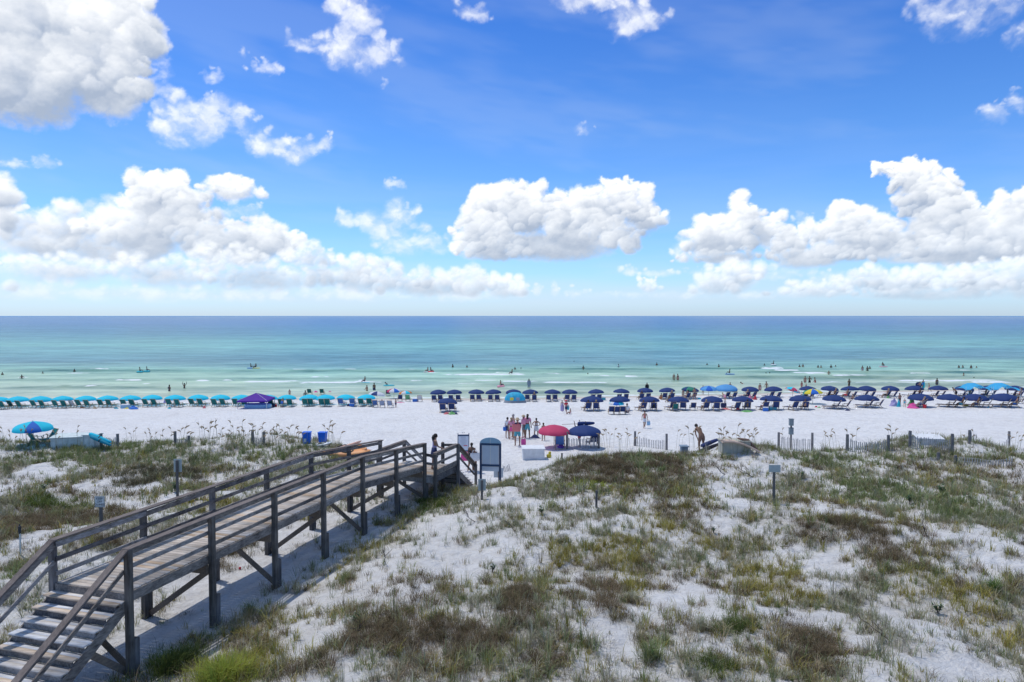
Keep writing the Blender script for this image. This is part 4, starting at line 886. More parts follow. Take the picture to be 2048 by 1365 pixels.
# navy umbrellas, back row along the water
NB = [(876.5,804,0),(908.7,804,0),(953,803.5,0),(986.6,803.5,0),(1027,803.5,0),(1060.5,803.5,1),(1105,803.5,0),(1139.4,803.5,0),(1192,803,0),(1242.7,802,0),(1290,800.5,1),(1334,800,1),(1381,799,1),(1458,798.5,0),(1500,798,1),(1546,797.5,0),(1616,797,1),(1659,796.5,1),(1699.5,797,1),(1733,796.5,0),(1780,796.5,1),(1828,796,1)]
NB2 = [(1876,796,0),(1928,796,1),(1976,796,1),(2029,796,1)]
def rzn(x): return 0 if x < 1150 else (8 if x < 1350 else 22 if x < 1650 else 34)
for i, (x, b, occ) in enumerate(NB+NB2):
    nth = ORD[i]+' from the left' if i < 22 else ['fourth', 'third', 'second', 'first'][i-22]+' from the right'
    umbrella(x, b-3, b-14.5, b-24.5, 33 if x < 1500 else 35, ['navy'], 'navy umbrella, %s in the back row by the water' % nth, 'navy umbrellas in the back row', rot=.3+i)
    for j, o_ in enumerate((-9, 5) if i % 2 else (-11, 2)):
        if i == 4: continue
        xx = x+o_+3; chair(xx, b+jit(.4), rzn(x)+jit(4), 'navy', 'navy lounger on the %s under the back row navy umbrella, %s' % ('left' if j == 0 else 'right', nth), 'loungers under the back row navy umbrellas', s=.92)
        if occ and (i+j) % 2 == 0: seated(xx, b, rzn(x), (i+j) % 3, [(('trunks', 'suit')[i % 2], ('black', 'red', 'turq', 'navy', 'pink')[(i*2+j) % 5])], ('dark', 'brown', 'blond')[i % 3], 'person in the %s lounger, back row navy umbrella %s' % ('left' if j == 0 else 'right', nth))
# navy umbrellas, front row
NF = [(895.4,826,807,796.5,41,0),(1183.5,824,802,792,47,2),(1239,824,803.5,792.5,43,1),(1298.4,824,804,793,42,2),(1357,823,804,793,42,0),(1423.5,823,803,792.5,44,1),(1485,823,803,792.5,43,1),(1542,822,801.5,791,44,1),(1600,822,801,790.5,44,1),(1668,820,801,790,46,0),(1733,818,799.5,789.5,46,0),(1840.6,817,797,787.5,48,2),(1899,817,797.5,788,48,1),(1950,817,797,788,48,1),(2007,817,797,787,52,1)]
for i, (x, b, rim, top, w, occ) in enumerate(NF):
    nth = ORD[i]+' from the left'
    umbrella(x, b-3, rim+.5, top, w, ['navy'], 'navy umbrella, %s in the front row on the sand' % nth, 'navy umbrellas in the front row', rot=.5+i)
    if x == 1239: continue
    for j, o_ in enumerate((-9, 9) if i < 2 else (-14, 9) if x < 1640 else (2, 22)):
        if x == 1840.6 and j: continue
        rz = 0 if i == 0 else (12, -10)[j] if x < 1640 else 48
        chair(x+o_, b-1+jit(.5), rz+jit(4), 'navy', 'navy lounger on the %s under the front row navy umbrella, %s' % ('left' if j == 0 else 'right', nth), 'loungers under the front row navy umbrellas', s=1.0)
        if occ and (occ == 2 or (i+j) % 2): seated(x+o_, b-1, rz, (i+j) % 3, [(('suit', 'trunks')[(i+j) % 2], ('black', 'blue', 'pink', 'navy', 'teal')[(i+j*2) % 5])], ('brown', 'dark', 'blond')[(i+j) % 3], 'person in the %s lounger, front row navy umbrella %s' % ('left' if j == 0 else 'right', nth))
# single umbrellas of other colours
G = 'single umbrellas of other colours'
umbrella(1108,897,869,850,61,['red'],'pinkish red umbrella near the dune path, over a loaded chair',G,rot=.4)
umbrella(1168,896,866,850.5,64,['navy'],'navy umbrella standing just right of the red umbrella near the dune',G,rot=.1)
umbrella(67,889,861,842.8,68,['blue','teal','teal','teal'],'turquoise umbrella with blue panels beside the storage boxes, far left',G,rot=R(282.5))
umbrella(788,798,784.5,776.8,29,['red','white','blue','white'],'small red, white and blue striped umbrella left of the navy rows',G)
umbrella(754,803,791.5,783,33,['white','white','navy'],'white umbrella with thin navy stripes right of the turquoise row',G,tilt=.12)
umbrella(811,799,786.5,781.5,26,['teal','orange','white'],'small turquoise and orange umbrella right of the striped red one',G)
umbrella(1233,822,808.5,801,32,['teal','white','blue'],'low blue and white striped umbrella over black folding chairs',G)
umbrella(1417,800,779.5,772,35,['lblue','blue'],'bright blue umbrella with white edge between navy ones, back row',G)
umbrella(1377,797,780,773.5,30,['green','navy','green'],'green and navy umbrella in the back row near the centre right',G)
umbrella(1625,808,787,778,38,['yellow','teal','orange','green','yellow','blue'],'rainbow coloured umbrella behind the front navy row',G)
umbrella(1585,795,781.5,775,30,['teal','red','white','red'],'tilted turquoise and red striped umbrella left of the rainbow one',G,tilt=.35)
umbrella(1452,797,774.5,769,46,['lblue'],'flat pale blue umbrella standing behind the back navy row',G)

# canopies, tents and shades
def canopy_tent():
    p = at(513, 816); w = 58*p.y/F; o = empty('pop_up_canopy', p, R(4), 'purple pop up canopy with white legs over a round pool', 'canopy'); h = .95; t = 1.62; a = w/2
    mb = MB(); mb.add([(-a,-a,h),(a,-a,h),(a,a,h),(-a,a,h),(0,0,t),(-a,-a,h-.16),(a,-a,h-.16),(a,a,h-.16),(-a,a,h-.16)], [(0,1,4),(1,2,4),(2,3,4),(3,0,4),(5,6,1,0),(6,7,2,1),(7,8,3,2),(8,5,0,3)]); mb.build('roof', UMB['purple'], o)
    for x, y in ((-a,-a),(a,-a),(a,a),(-a,a)): l_ = MB(); l_.tube([(x*.97, y*.97, -.1), (x*.97, y*.97, h)], .03, 6); l_.build('leg', METAL, o)
    l_ = MB()
    for x, y in ((-a,-a),(a,-a),(a,a),(-a,a)): l_.tube([(x, y, h), (0, 0, t+.02)], .018, 4)
    l_.build('rib', METAL, o)
    p = at(516, 816.5); q = MB(); r_ = 26*p.y/F; q.lathe([(r_, 0), (r_*1.03, .14), (r_*1.02, .38), (r_*.97, .46), (r_*.92, .40), (r_*.9, .12), (.01, .10)], 32); o2 = q.build('paddling_pool', CLO['lightblue'], None, True); o2.location = p; o2.scale = (1, .55, 1); tag(o2, 'round light blue inflatable pool under the purple canopy', 'pool')
canopy_tent()
def beach_tent():
    p = at(1030, 806); w = 42*p.y/F; o = empty('beach_tent', p, 0, 'turquoise half dome beach tent with printed windows and grey base', 'tent'); n = 14; m = 7; v = []; H = 1.28
    mb = MB(); base = MB()
    for j in range(m+1):
        for i in range(n+1):
            a = math.pi*i/n; e = (math.pi/2)*j/m; mb.v.append((-w/2*math.cos(a)*math.cos(e)**.8, -.9*math.sin(a)*math.cos(e)**.8, .32+(H-.32)*math.sin(e)))
    for j in range(m):
        for i in range(n): k = j*(n+1)+i; mb.f.append((k, k+1, k+n+2, k+n+1))
    mb.build('dome', mat('tent_turquoise', (.05, .42, .62), .7, .2, 3, trans=.2), o, True)
    for i in range(n+1):
        a = math.pi*i/n; base.v += [(-w/2*1.10*math.cos(a), -.98*math.sin(a), 0), (-w/2*1.0*math.cos(a), -.9*math.sin(a), .33)]
    for i in range(n): base.f.append((2*i, 2*i+2, 2*i+3, 2*i+1))
    base.build('skirt', CLO['grey'], o)
    for x in (-.38, .32):
        wq = MB(); wq.box((x, -.86, .55), (.42, .03, .34)); wq.build('window', CLO['yellow'] if x < 0 else CLO['floral'], o, bevel=.01)
beach_tent()
def shade(px, py, wpx, label, rz=0):
    p = at(px, py); w = wpx*p.y/F; o = empty('shade_canopy', p, R(rz), label, 'shade canopy', 'turquoise shade canopies at the right'); n = 12; mb = MB()
    for j in range(6):
        for i in range(n+1):
            x = -w/2+w*i/n; y = -1.1+2.2*j/5; mb.v.append((x, y, 1.55+.28*math.cos(math.pi*(i/n-.5)*2.2)-.18*(j-2.5)**2/6+.06*math.sin(i*2.1+j)))
    for j in range(5):
        for i in range(n): k = j*(n+1)+i; mb.f.append((k, k+1, k+n+2, k+n+1))
    mb.build('canopy', mat('shade_cyan', (.06, .46, .78), .6, .08, 2, trans=.35), o, True)
    for x in (-w/2, w/2, 0):
        for y in (-1.1, 1.1): q = MB(); q.tube([(x, y, -.1), (x*.97, y*.95, 1.5)], .022, 5); q.build('pole', METAL, o)
shade(1945,797,52,'turquoise shade canopy behind the navy loungers, left one of the pair'); shade(2000,797,54,'turquoise shade canopy with sagging middle, right one of the pair')

# other chairs
G = 'chairs not under the umbrella rows'
chair(74,888,-28,'teal','teal lounger seen from its side under the blue panelled umbrella',G,long=False,s=.8); chair(97,886,150,'teal','teal chair turned to the sea oats right of the blue panelled umbrella',G,long=False,s=.78)
chair(1184,893,20,'navy','dark navy lounger behind the sand fence under the near navy umbrella',G,long=False); chair(1120,898,-6,'blue','folded blue chair piled with towels under the red umbrella',G,long=False)
for x, y, rz, f, l in [(751,815,0,'blue','navy folding chair at the left of the sitting group below the white umbrella'),(765,816,4,'stripe','pale blue patterned chair with a sunhatted sitter'),(781,816,-6,'stripe','pale blue patterned chair next to the standing child'),(776,792,10,'navy','navy chair by the water behind the red striped umbrella'),
    (800,803,14,'navy','dark chair under the red striped umbrella'),(816,803,0,'lime','lime green and white chair right of the red striped umbrella'),(840,804,0,'white','small white chair with blue trim left of the navy row'),
    (1222,829,0,'navy','black folding chair at the left end under the low striped umbrella'),(1233,829.5,4,'navy','black folding chair in the middle under the low striped umbrella'),(1245,829,-4,'navy','black folding chair at the right under the low striped umbrella'),
    (1350,823,-4,'green','green towel draped lounger in the front navy row'),(1385,821,0,'navy','dark folding chair right of the green draped lounger'),(1840,816,40,'blue','blue chair beside colourful towels, front row right'),(620,790,0,'green','dark green chair by the water above the turquoise umbrellas, left'),(645,790,0,'green','dark green chair by the water above the turquoise umbrellas, right'),
    (148,816,-10,'white','pale striped chair beside the fourth turquoise umbrella'),(2040,808,40,'navy','navy lounger cut by the right edge of the picture')]:
    chair(x, y, rz, f, l, G, long=False, s=.88)

# ---------------------------------------------------------------- people on the sand near the dune
g = 'people gathered by the dune path'
HPX = lambda px, py, hpx: hpx*at(px, py).y/F
def pp(px, feet, head, pose, face, skin, clothes, hair, label, group=None, **kw):
    p = at(px, feet); h = (feet-head)*p.y/F; r0 = {'armsup': 1.16, 'bend': .82, 'floor': .62}.get(pose, 1.0)
    return person(p, pose, h/r0, face, skin, clothes, hair, label, group, **kw)
pp(1014.6,877,833.6,'stand',-40,2,[('shirt','white'),('trunks','navy')],'dark','woman in white shirt and navy shorts at the left of the group',g,hands=True)
pp(1022.8,879,834,'stand',160,0,[('shirt','pink'),('trunks','hotpink')],'blond','woman in pink top and bright pink shorts in the group',g,hands=True)
pp(1026.5,876,827,'carry',120,2,[('tank','navy'),('trunks','pink')],'grey','grey haired person in navy vest at the back of the group',g,hands=True)
pp(1035,892.5,835.8,'carry',10,0,[('shirt','navy'),('trunks','teal')],'blond','person in straw hat and teal shorts, nearest of the group',g,hands=True,hat='tan')
pp(1047.5,876.5,830,'carry',60,0,[('shirt','pink'),('trunks','grey')],'brown','person in tan hat holding a phone behind the pink backpack',g,hands=True,hat='tan')
pp(1055,877.5,827,'stand',-10,1,[('shirt','pink'),('trunks','teal')],'dark','long haired woman in pink shirt and teal shorts seen from behind',g,hands=True,longhair=True)
pp(1072.6,876,835.4,'hips',-5,0,[('suit','white')],'dark','woman in a white dress with hands on her hips',g,hands=True,skirt='white')
pp(1087,882,845,'stand',30,0,[('trunks','pink'),('tank','pink')],'brown','person half hidden behind the red umbrella',g,hands=True)
mn = pp(1159,893,846,'shoulder',50,1,[('trunks','salmon')],'dark','man in red shorts lifting a furled navy umbrella over his head',None,hands=True)
pp(871,945,865,'railing',-70,0,[('tank','lilac'),('brief','navy')],'dark','woman in lilac tank top and navy skirt on the boardwalk landing','x',hands=True,longhair=True,hat=None,skirt='navy')['group'] = 'people by the boardwalk end'
wb = [o for o in C.objects if o.get('label', '').startswith('woman in lilac')][0]; wb.location = (-3.62, 31.55, 2.02); wb.scale = (1.0, 1.0, 1.0); wb.location.z -= body('railing', True)[4]
pp(942.8,943,883.4,'walk',-12,1,[('suit','black'),('brief','black')],'dark','woman in black swimsuit carrying bags past the boardwalk end','people by the boardwalk end',hands=True)
pp(949,942,895,'stand',-5,1,[('suit','navy')],'dark','child in dark swimsuit walking right beside the woman with bags','people by the boardwalk end',hands=True,longhair=True)
pp(1289,857,820,'walk',185,0,[('tank','salmon'),('trunks','white')],'brown','woman in pink top and white shorts walking alone on open sand','people walking on the sand',hands=True)
pp(1403,905,852,'bend',20,1,[('trunks','brown')],'dark','shirtless tanned man stooping beside the dark furled umbrellas','people walking on the sand',hands=True)
pp(1132.4,828.5,800,'walk',20,2,[('shirt','red'),('trunks','navy')],'brown','person in red shirt and navy shorts carrying a turquoise bag','people walking on the sand',hat='red')
pp(1124.5,824,800,'walk',20,2,[('suit','lilac')],'brown','girl in lilac next to the person in red','people walking on the sand')
pp(1140,829,817,'floor',60,0,[('suit','pink')],'brown','child crouching on the sand right of the person in red','people walking on the sand')
# the beach between the rows and by the water
g = 'people standing among the umbrellas'
for px, ft, hd, pose, fc, sk, cl, hr, lab in [
 (611,808,780.5,'stand',10,0,[('brief','black'),('band','black')],'brown','woman in black bikini between turquoise umbrellas, facing the sea'),
 (579.5,796,778,'stand',170,0,[('tank','white')],'grey','person in white hat behind the fourteenth turquoise umbrella'),
 (791.7,816,797.5,'stand',60,2,[('trunks','navy')],'brown','child in navy shorts standing right of the patterned chairs'),
 (564,816,797,'bend',0,1,[('trunks','blue')],'dark','person in blue trunks bending under a turquoise umbrella'),
 (1388.7,800,775,'stand',150,0,[('brief','navy'),('band','navy')],'brown','woman in navy bikini standing in the back row, centre right'),
 (1375,798,780,'walk',60,2,[('trunks','salmon')],'grey','pale shirtless man beside the green and navy umbrella'),
 (1366,799,779,'stand',190,0,[('suit','tan')],'brown','woman in tan swimsuit under the green and navy umbrella'),
 (1450,806,786.5,'bend',30,2,[('suit','pink')],'blond','woman in pink bending between front and back navy rows'),
 (1405.7,790,771,'stand',180,0,[('suit','salmon')],'brown','woman in salmon swimsuit behind the bright blue umbrella'),
 (1799,812,786,'stand',20,0,[('brief','black'),('tank','pink')],'brown','woman in pink top standing beside colourful towels, right'),
 (1809,815,797,'stand',-30,2,[('suit','turq')],'blond','child in turquoise standing by the green towel'),
 (1858,784,765.5,'walk',70,0,[('brief','pink'),('band','pink')],'blond','woman in pink bikini walking from the water at the right'),
 (1839.5,782,763,'carry',10,0,[('trunks','navy')],'dark','person with a round dark board at the water, right'),
 (1846,780,759,'carry',-20,0,[('suit','blue')],'dark','person carrying a turquoise body board at the water'),
 (1603,781,762,'stand',200,0,[('suit','salmon')],'brown','person in salmon swimsuit above the striped red umbrella'),
 (1612,784,767,'stand',30,2,[('suit','pink')],'blond','child in pink by the water above the rainbow umbrella'),
 (1912,797,776,'bend',20,1,[('trunks','black')],'dark','person bending left of the turquoise shade canopies'),
 (2015,797,778,'stand',30,0,[('shirt','black')],'dark','person in black under the right turquoise shade canopy'),
 (1338,806,789,'floor',20,1,[('trunks','black')],'dark','person sitting on the sand between navy rows, centre'),
 (764,808,798,'floor',0,0,[('tank','tan')],'blond','person in sunhat sitting in the pale patterned chair'),
 (1254,829,806,'floor',-10,2,[('shirt','white'),('trunks','navy')],'dark','person in white shirt sitting right of the black folding chairs'),
 (1705,801,788,'floor',20,0,[('trunks','navy')],'brown','person sitting on the sand in front of the back row, right'),
 (1322,800,786,'floor',10,0,[('suit','orange')],'brown','child in orange sitting at the back row')]:
    pp(px, ft, hd, pose, fc, sk, cl, hr, lab, g)
# people in the sea: px, row where the water cuts them, row of the top of the head
g = 'people in the sea'
def wade(px, cut, head, pose, face, skin, clothes, hair, label, **kw):
    p = at(px, cut, SEA); vis = (cut-head)*p.y/F; h = kw.pop('h', 1.72); tot = h*({'armsup': 1.16}.get(pose, 1.0))
    p.z = SEA-max(0, tot-vis)-.02
    return person(p, pose, h, face, skin, clothes, hair, label, g, **kw)
for px, cut, head, pose, fc, sk, cl, hr, lab in [
 (5,750,744,'stand',20,1,[],'dark','bather chest deep at the left edge of the picture'),
 (44,759,749,'hips',60,1,[('trunks','navy')],'dark','bather waist deep with hands on hips, second from left'),
 (86,747,743,'stand',60,1,[('tank','turq')],'dark','bather in turquoise with only shoulders out, left part'),
 (149,744,737.5,'stand',0,1,[],'dark','shirtless bather chest deep between left edge and the ring floats'),
 (339,783,769,'hips',-30,1,[('trunks','navy'),('tank','navy')],'dark','dark clad bather near the shore left of the one raising arms'),
 (369,778,762,'armsup',0,1,[('trunks','black')],'dark','bather raising both arms near the shore on the left'),
 (748.6,783,765,'walk',180,1,[('trunks','navy')],'dark','tanned man in navy trunks walking out of the shallows'),
 (734,786,770,'carry',150,0,[('brief','black')],'brown','bather bending beside the man in navy trunks'),
 (777,771,761,'bend',80,1,[('trunks','navy')],'dark','bather holding a turquoise board in the shallows'),
 (905.6,735,728,'stand',50,1,[],'dark','left one of two bathers off the first navy umbrellas'),
 (934,735,730,'stand',0,0,[],'dark','right one of two bathers off the first navy umbrellas'),
 (1030,742,734,'stand',10,1,[('brief','navy')],'dark','standing bather in front of the longest breaker'),
 (1042,739,735,'stand',10,1,[],'dark','bather with only the head out right of the longest breaker'),
 (1058,777,757,'stand',170,1,[('robe','floral')],'dark','person in a grey blue cover up standing ankle deep'),
 (1148,724,721.5,'stand',0,1,[],'dark','farthest swimmer, a dark dot off the centre'),
 (1166.5,742,731,'hips',30,1,[('brief','navy')],'dark','bather with bent arms waist deep right of the centre'),
 (1176,749,745.5,'stand',90,0,[],'dark','swimmer low in the water below the bather with bent arms'),
 (1200,743,740,'stand',0,1,[],'dark','swimmer head behind the second small breaker'),
 (1237,735,728,'stand',30,2,[('shirt','white')],'dark','bather in white shirt off the centre right'),
 (1313.5,731,725,'stand',10,0,[('tank','salmon')],'dark','bather far out with reddish top, centre right'),
 (1366,736,734,'stand',0,1,[],'dark','swimmer head right of the pair of standing bathers'),
 (1414,730,726,'hips',0,1,[],'dark','broad bather far out off the bright blue umbrella'),
 (1437.5,737,728,'hips',40,1,[('tank','navy')],'dark','bather in navy splashing off the bright blue umbrella'),
 (1347.7,761,747,'stand',180,0,[('brief','tan')],'blond','left one of the standing pair in the shallows, centre right'),
 (1355.5,761,747.5,'stand',20,0,[('suit','salmon')],'brown','right one of the standing pair in the shallows, centre right'),
 (1294,779,765,'stand',0,1,[('robe','black')],'brown','bather in black at the edge above the eleventh navy umbrella'),
 (1488,769,760.5,'bend',60,0,[('suit','salmon')],'brown','bather bending in the shallows right of the blue float'),
 (1528.8,731,727,'stand',0,1,[],'dark','swimmer left of the white inflatable'),
 (1532,747,744.5,'stand',0,1,[],'dark','left head of two close swimmers below the white inflatable'),
 (1539.5,747,744,'stand',0,1,[],'dark','right head of two close swimmers below the white inflatable'),
 (1599,735,729,'stand',0,1,[],'dark','left bather of the pair far out off the rainbow umbrella'),
 (1605.7,735,727.5,'stand',0,0,[],'dark','right bather of the pair far out off the rainbow umbrella'),
 (1460,772,764.5,'stand',180,0,[('tank','tan')],'brown','bather behind the flat pale blue umbrella'),
 (1519.5,781,766,'stand',190,0,[('suit','pink')],'brown','bather ankle deep above the fifteenth navy umbrella'),
 (1533,778,762,'walk',30,0,[('brief','tan')],'brown','bather striding into the shallows beside the ankle deep one'),
 (1610,766,752,'stand',170,0,[('suit','salmon')],'brown','left one of three bathers standing in a row, right half'),
 (1619,766,752,'hips',0,1,[('trunks','black')],'dark','middle one of three bathers standing in a row, right half'),
 (1630,766,754,'walk',60,0,[('suit','red')],'brown','right one of three bathers standing in a row, right half'),
 (1636,736,730,'stand',0,1,[],'dark','left bather of a pair far out, above the three in a row'),
 (1642,736,730.5,'stand',0,0,[('tank','yellow')],'dark','right bather of a pair far out, above the three in a row'),
 (1657.5,750,741,'hips',0,0,[('brief','black')],'brown','single bather waist deep above the seventeenth navy umbrella'),
 (1662,736,729,'stand',0,1,[('tank','navy')],'dark','bather in navy far out, right of the yellow clad one'),
 (1671,734,730,'stand',0,0,[],'brown','small bather far out, right of the navy clad one'),
 (1698,774,757,'hips',20,1,[('suit','black')],'dark','woman in black swimsuit standing ankle deep, right half'),
 (1724.7,743,731,'stand',0,0,[('suit','pink')],'brown','bather in pink left of the dark clad pair, right half'),
 (1734.5,745,732,'stand',0,1,[('trunks','black')],'dark','dark clad bather waist deep between pink one and small one'),
 (1739.6,738,732,'stand',0,1,[],'dark','smaller bather right beside the dark clad one'),
 (1917.6,736,730,'stand',0,1,[('tank','red')],'dark','leftmost of four bathers far out at the right'),
 (1925.5,736,730,'stand',0,0,[('tank','white')],'brown','second of four bathers far out at the right'),
 (1942,737,729.5,'stand',0,1,[('tank','red')],'dark','third of four bathers far out at the right'),
 (1953,736,732,'stand',0,0,[],'blond','rightmost and smallest of four bathers far out'),
 (1927,756,745,'carry',60,0,[('tank','grey')],'brown','bather leaning over another one, far right'),
 (1948,758,754,'stand',80,1,[],'dark','swimmer low in the water beside the leaning bather'),
 (1873.5,772,756,'stand',180,1,[('suit','navy')],'dark','woman in navy swimsuit at the water edge, far right')]:
    wade(px, cut, head, pose, fc, sk, cl, hr, lab)

# ---------------------------------------------------------------- floats, boards, bags and toys
def thing_mb(name, mb, m, px, py, label, cat, group=None, rz=0, z=None, smooth=False, s=1, bevel=0):
    p = at(px, py, z); o = mb.build(name, m, None, smooth, bevel); o.location = p; o.rotation_euler.z = R(rz); o.scale = (s, s, s); return tag(o, label, cat, group)
def ring(R_=.42, r=.13):
    mb = MB(); n, m = 20, 8
    for i in range(n):
        for j in range(m): a = 2*math.pi*i/n; b = 2*math.pi*j/m; mb.v.append(((R_+r*math.cos(b))*math.cos(a), (R_+r*math.cos(b))*math.sin(a), r*math.sin(b)+.08))
    for i in range(n):
        for j in range(m): mb.f.append((i*m+j, ((i+1) % n)*m+j, ((i+1) % n)*m+(j+1) % m, i*m+(j+1) % m))
    return mb
def boardmb(L=1.2, W=.5):
    mb = MB(); n = 14; T = [(L/2*math.cos(2*math.pi*i/n)*(1 if math.cos(2*math.pi*i/n) > 0 else .85), W/2*math.copysign(abs(math.sin(2*math.pi*i/n))**.7, math.sin(2*math.pi*i/n))) for i in range(n)]
    mb.v = [(x, y, .0) for x, y in T]+[(x*1.02, y*1.02, .04) for x, y in T]+[(x*.95, y*.95, .075) for x, y in T]
    mb.f = [tuple(reversed(range(n))), tuple(2*n+i for i in range(n))]+[(k*n+i, k*n+(i+1) % n, (k+1)*n+(i+1) % n, (k+1)*n+i) for k in (0, 1) for i in range(n)]
    return mb
g = 'floats on the water'
for px, py, kind, col, lab, prs in [(280,745,'ring','turq','turquoise ring float, left one of the pair, with a rider',1),(294,744,'ring','turq','turquoise ring float, right one of the pair, with a rider',1),(502,737,'board','blue','blue raft at the left of the yellow one',1),(511,737,'board','yellow','yellow raft with two riders far out, left half',1),
    (729,766,'board','turq','turquoise raft near the man in navy trunks',1),(777,771.5,'board','turq','turquoise board held by the bending bather',0),(855,745,'board','white','white raft at the left end of the foam, with a rider',1),(862,745,'ring','red','red ring float with a rider beside the white raft',1),(1023.5,749.5,'board','pink','pink raft riding the longest breaker',1),
    (1002,774.5,'ring','pink','pink ring float with a child near the shore, centre',1),(1459,749,'board','blue','blue raft far out above the bright blue umbrella',1),(1547,731,'ring','white','white inflatable far out right of the centre',1),(1766,734,'board','pink','pink and white inflatable far out at the right',1)]:
    mb = ring() if kind == 'ring' else boardmb(1.7, .8); thing_mb('ring_float' if kind == 'ring' else 'inflatable_raft', mb, CLO[col], px, py, lab, 'float', g, z=SEA+.03, smooth=(kind == 'ring'), s=1.1)
    if prs:
        p = at(px, py, SEA+.03); person(p+Vector((0, .1, .12)), 'floor', 1.5, 70 if px % 2 else -60, 1 if px % 3 else 0, [('trunks', 'navy')], 'dark', 'rider on the '+lab.replace(', with a rider', '').replace(' with a rider', '').replace(' with two riders', '').replace(' with a child', ''), g.replace('floats', 'riders of floats'))
def bag(w=.45, h=.36, d=.2):
    mb = MB(); n = 10; P = []
    for z, q in ((0, .86), (h*.15, .98), (h*.6, 1.05), (h, .98)):
        for i in range(n*2):
            a = math.pi*i/n; P.append((w/2*q*math.copysign(abs(math.cos(a))**.6, math.cos(a)), d/2*q*math.copysign(abs(math.sin(a))**.6, math.sin(a)), z))
    mb.v = P; N = 2*n; mb.f = [tuple(reversed(range(N)))]+[(k*N+i, k*N+(i+1) % N, (k+1)*N+(i+1) % N, (k+1)*N+i) for k in range(3) for i in range(N)]
    return mb
def bag_thing(px, py, col, label, w=.45, h=.36, z=None, loc=None, rz=0, name='beach_bag'):
    p = loc if loc is not None else at(px, py, z); o = empty(name, p, R(rz), label, 'bag', 'bags and totes'); bag(w, h).build('bag_body', CLO[col], o, True)
    for y in (-.07, .07):
        hb = MB(); hb.tube([(-w*.26, y, h*.96), (-w*.22, y, h*1.3), (0, y, h*1.45), (w*.22, y, h*1.3), (w*.26, y, h*.96)], .014, 5, False); hb.build('handle', CLO[col], o)
    return o
def held(px, py, y, dz=0):
    r = ray(px, py); t = y/r[1]; return Vector((r[0]*t, y, CH+r[2]*t+dz))
yy = at(942.8, 943).y
bag_thing(0,0,'hotpink','bright pink tote in the left hand of the woman in black',.50,.36,loc=held(931,921.5,yy+.1)); bag_thing(0,0,'white','white tote with green print carried by the woman in black',.52,.42,loc=held(950,922,yy-.30))
yy = at(1035, 892.5).y; bag_thing(0,0,'salmon','large salmon red basket bag slung on the person in straw hat',.56,.48,loc=held(1033,863,yy-.30))
bag_thing(1047,892.5,'hotpink','tall bright pink tote standing on the sand by the group',.32,.46)
yy = at(1055, 877.5).y; bag_thing(0,0,'pink','round pink backpack hanging between two people of the group',.32,.34,loc=held(1046.8,849,yy-.3),name='backpack')
yy = at(1132, 828).y; bag_thing(0,0,'turq','turquoise bag carried by the person in red',.4,.42,loc=held(1134.5,820,yy-.25)); bag_thing(0,0,'lilac','lilac bag carried by the girl in lilac',.36,.55,loc=held(1124.5,822.5,yy-.2))
yy = at(1289, 857).y; bag_thing(0,0,'lightblue','small pale blue bag in the hand of the woman in white shorts',.26,.3,loc=held(1297,851,yy-.05))
bag_thing(1014,0,'blue','blue bag at the hip of the woman in white shirt',.24,.26,loc=held(1009.5,862,at(1014.6,877).y))
bag_thing(1447,816,'navy','navy bag with white pattern in the front navy row',.6,.5)
def heap(w, d, h, seed):
    g_ = random.Random(seed); mb = MB(); n, m = 12, 5
    for j in range(m+1):
        for i in range(n):
            a = 2*math.pi*i/n; q = (1-j/m)**.6; k = 1+.25*g_.uniform(-1, 1); mb.v.append((w/2*q*k*math.cos(a), d/2*q*k*math.sin(a), h*(j/m)*(1+.3*g_.uniform(-1, 1))))
    mb.f = [(j*n+i, j*n+(i+1) % n, (j+1)*n+(i+1) % n, (j+1)*n+i) for j in range(m) for i in range(n)]
    return mb
g = 'towels and heaps of clothes'
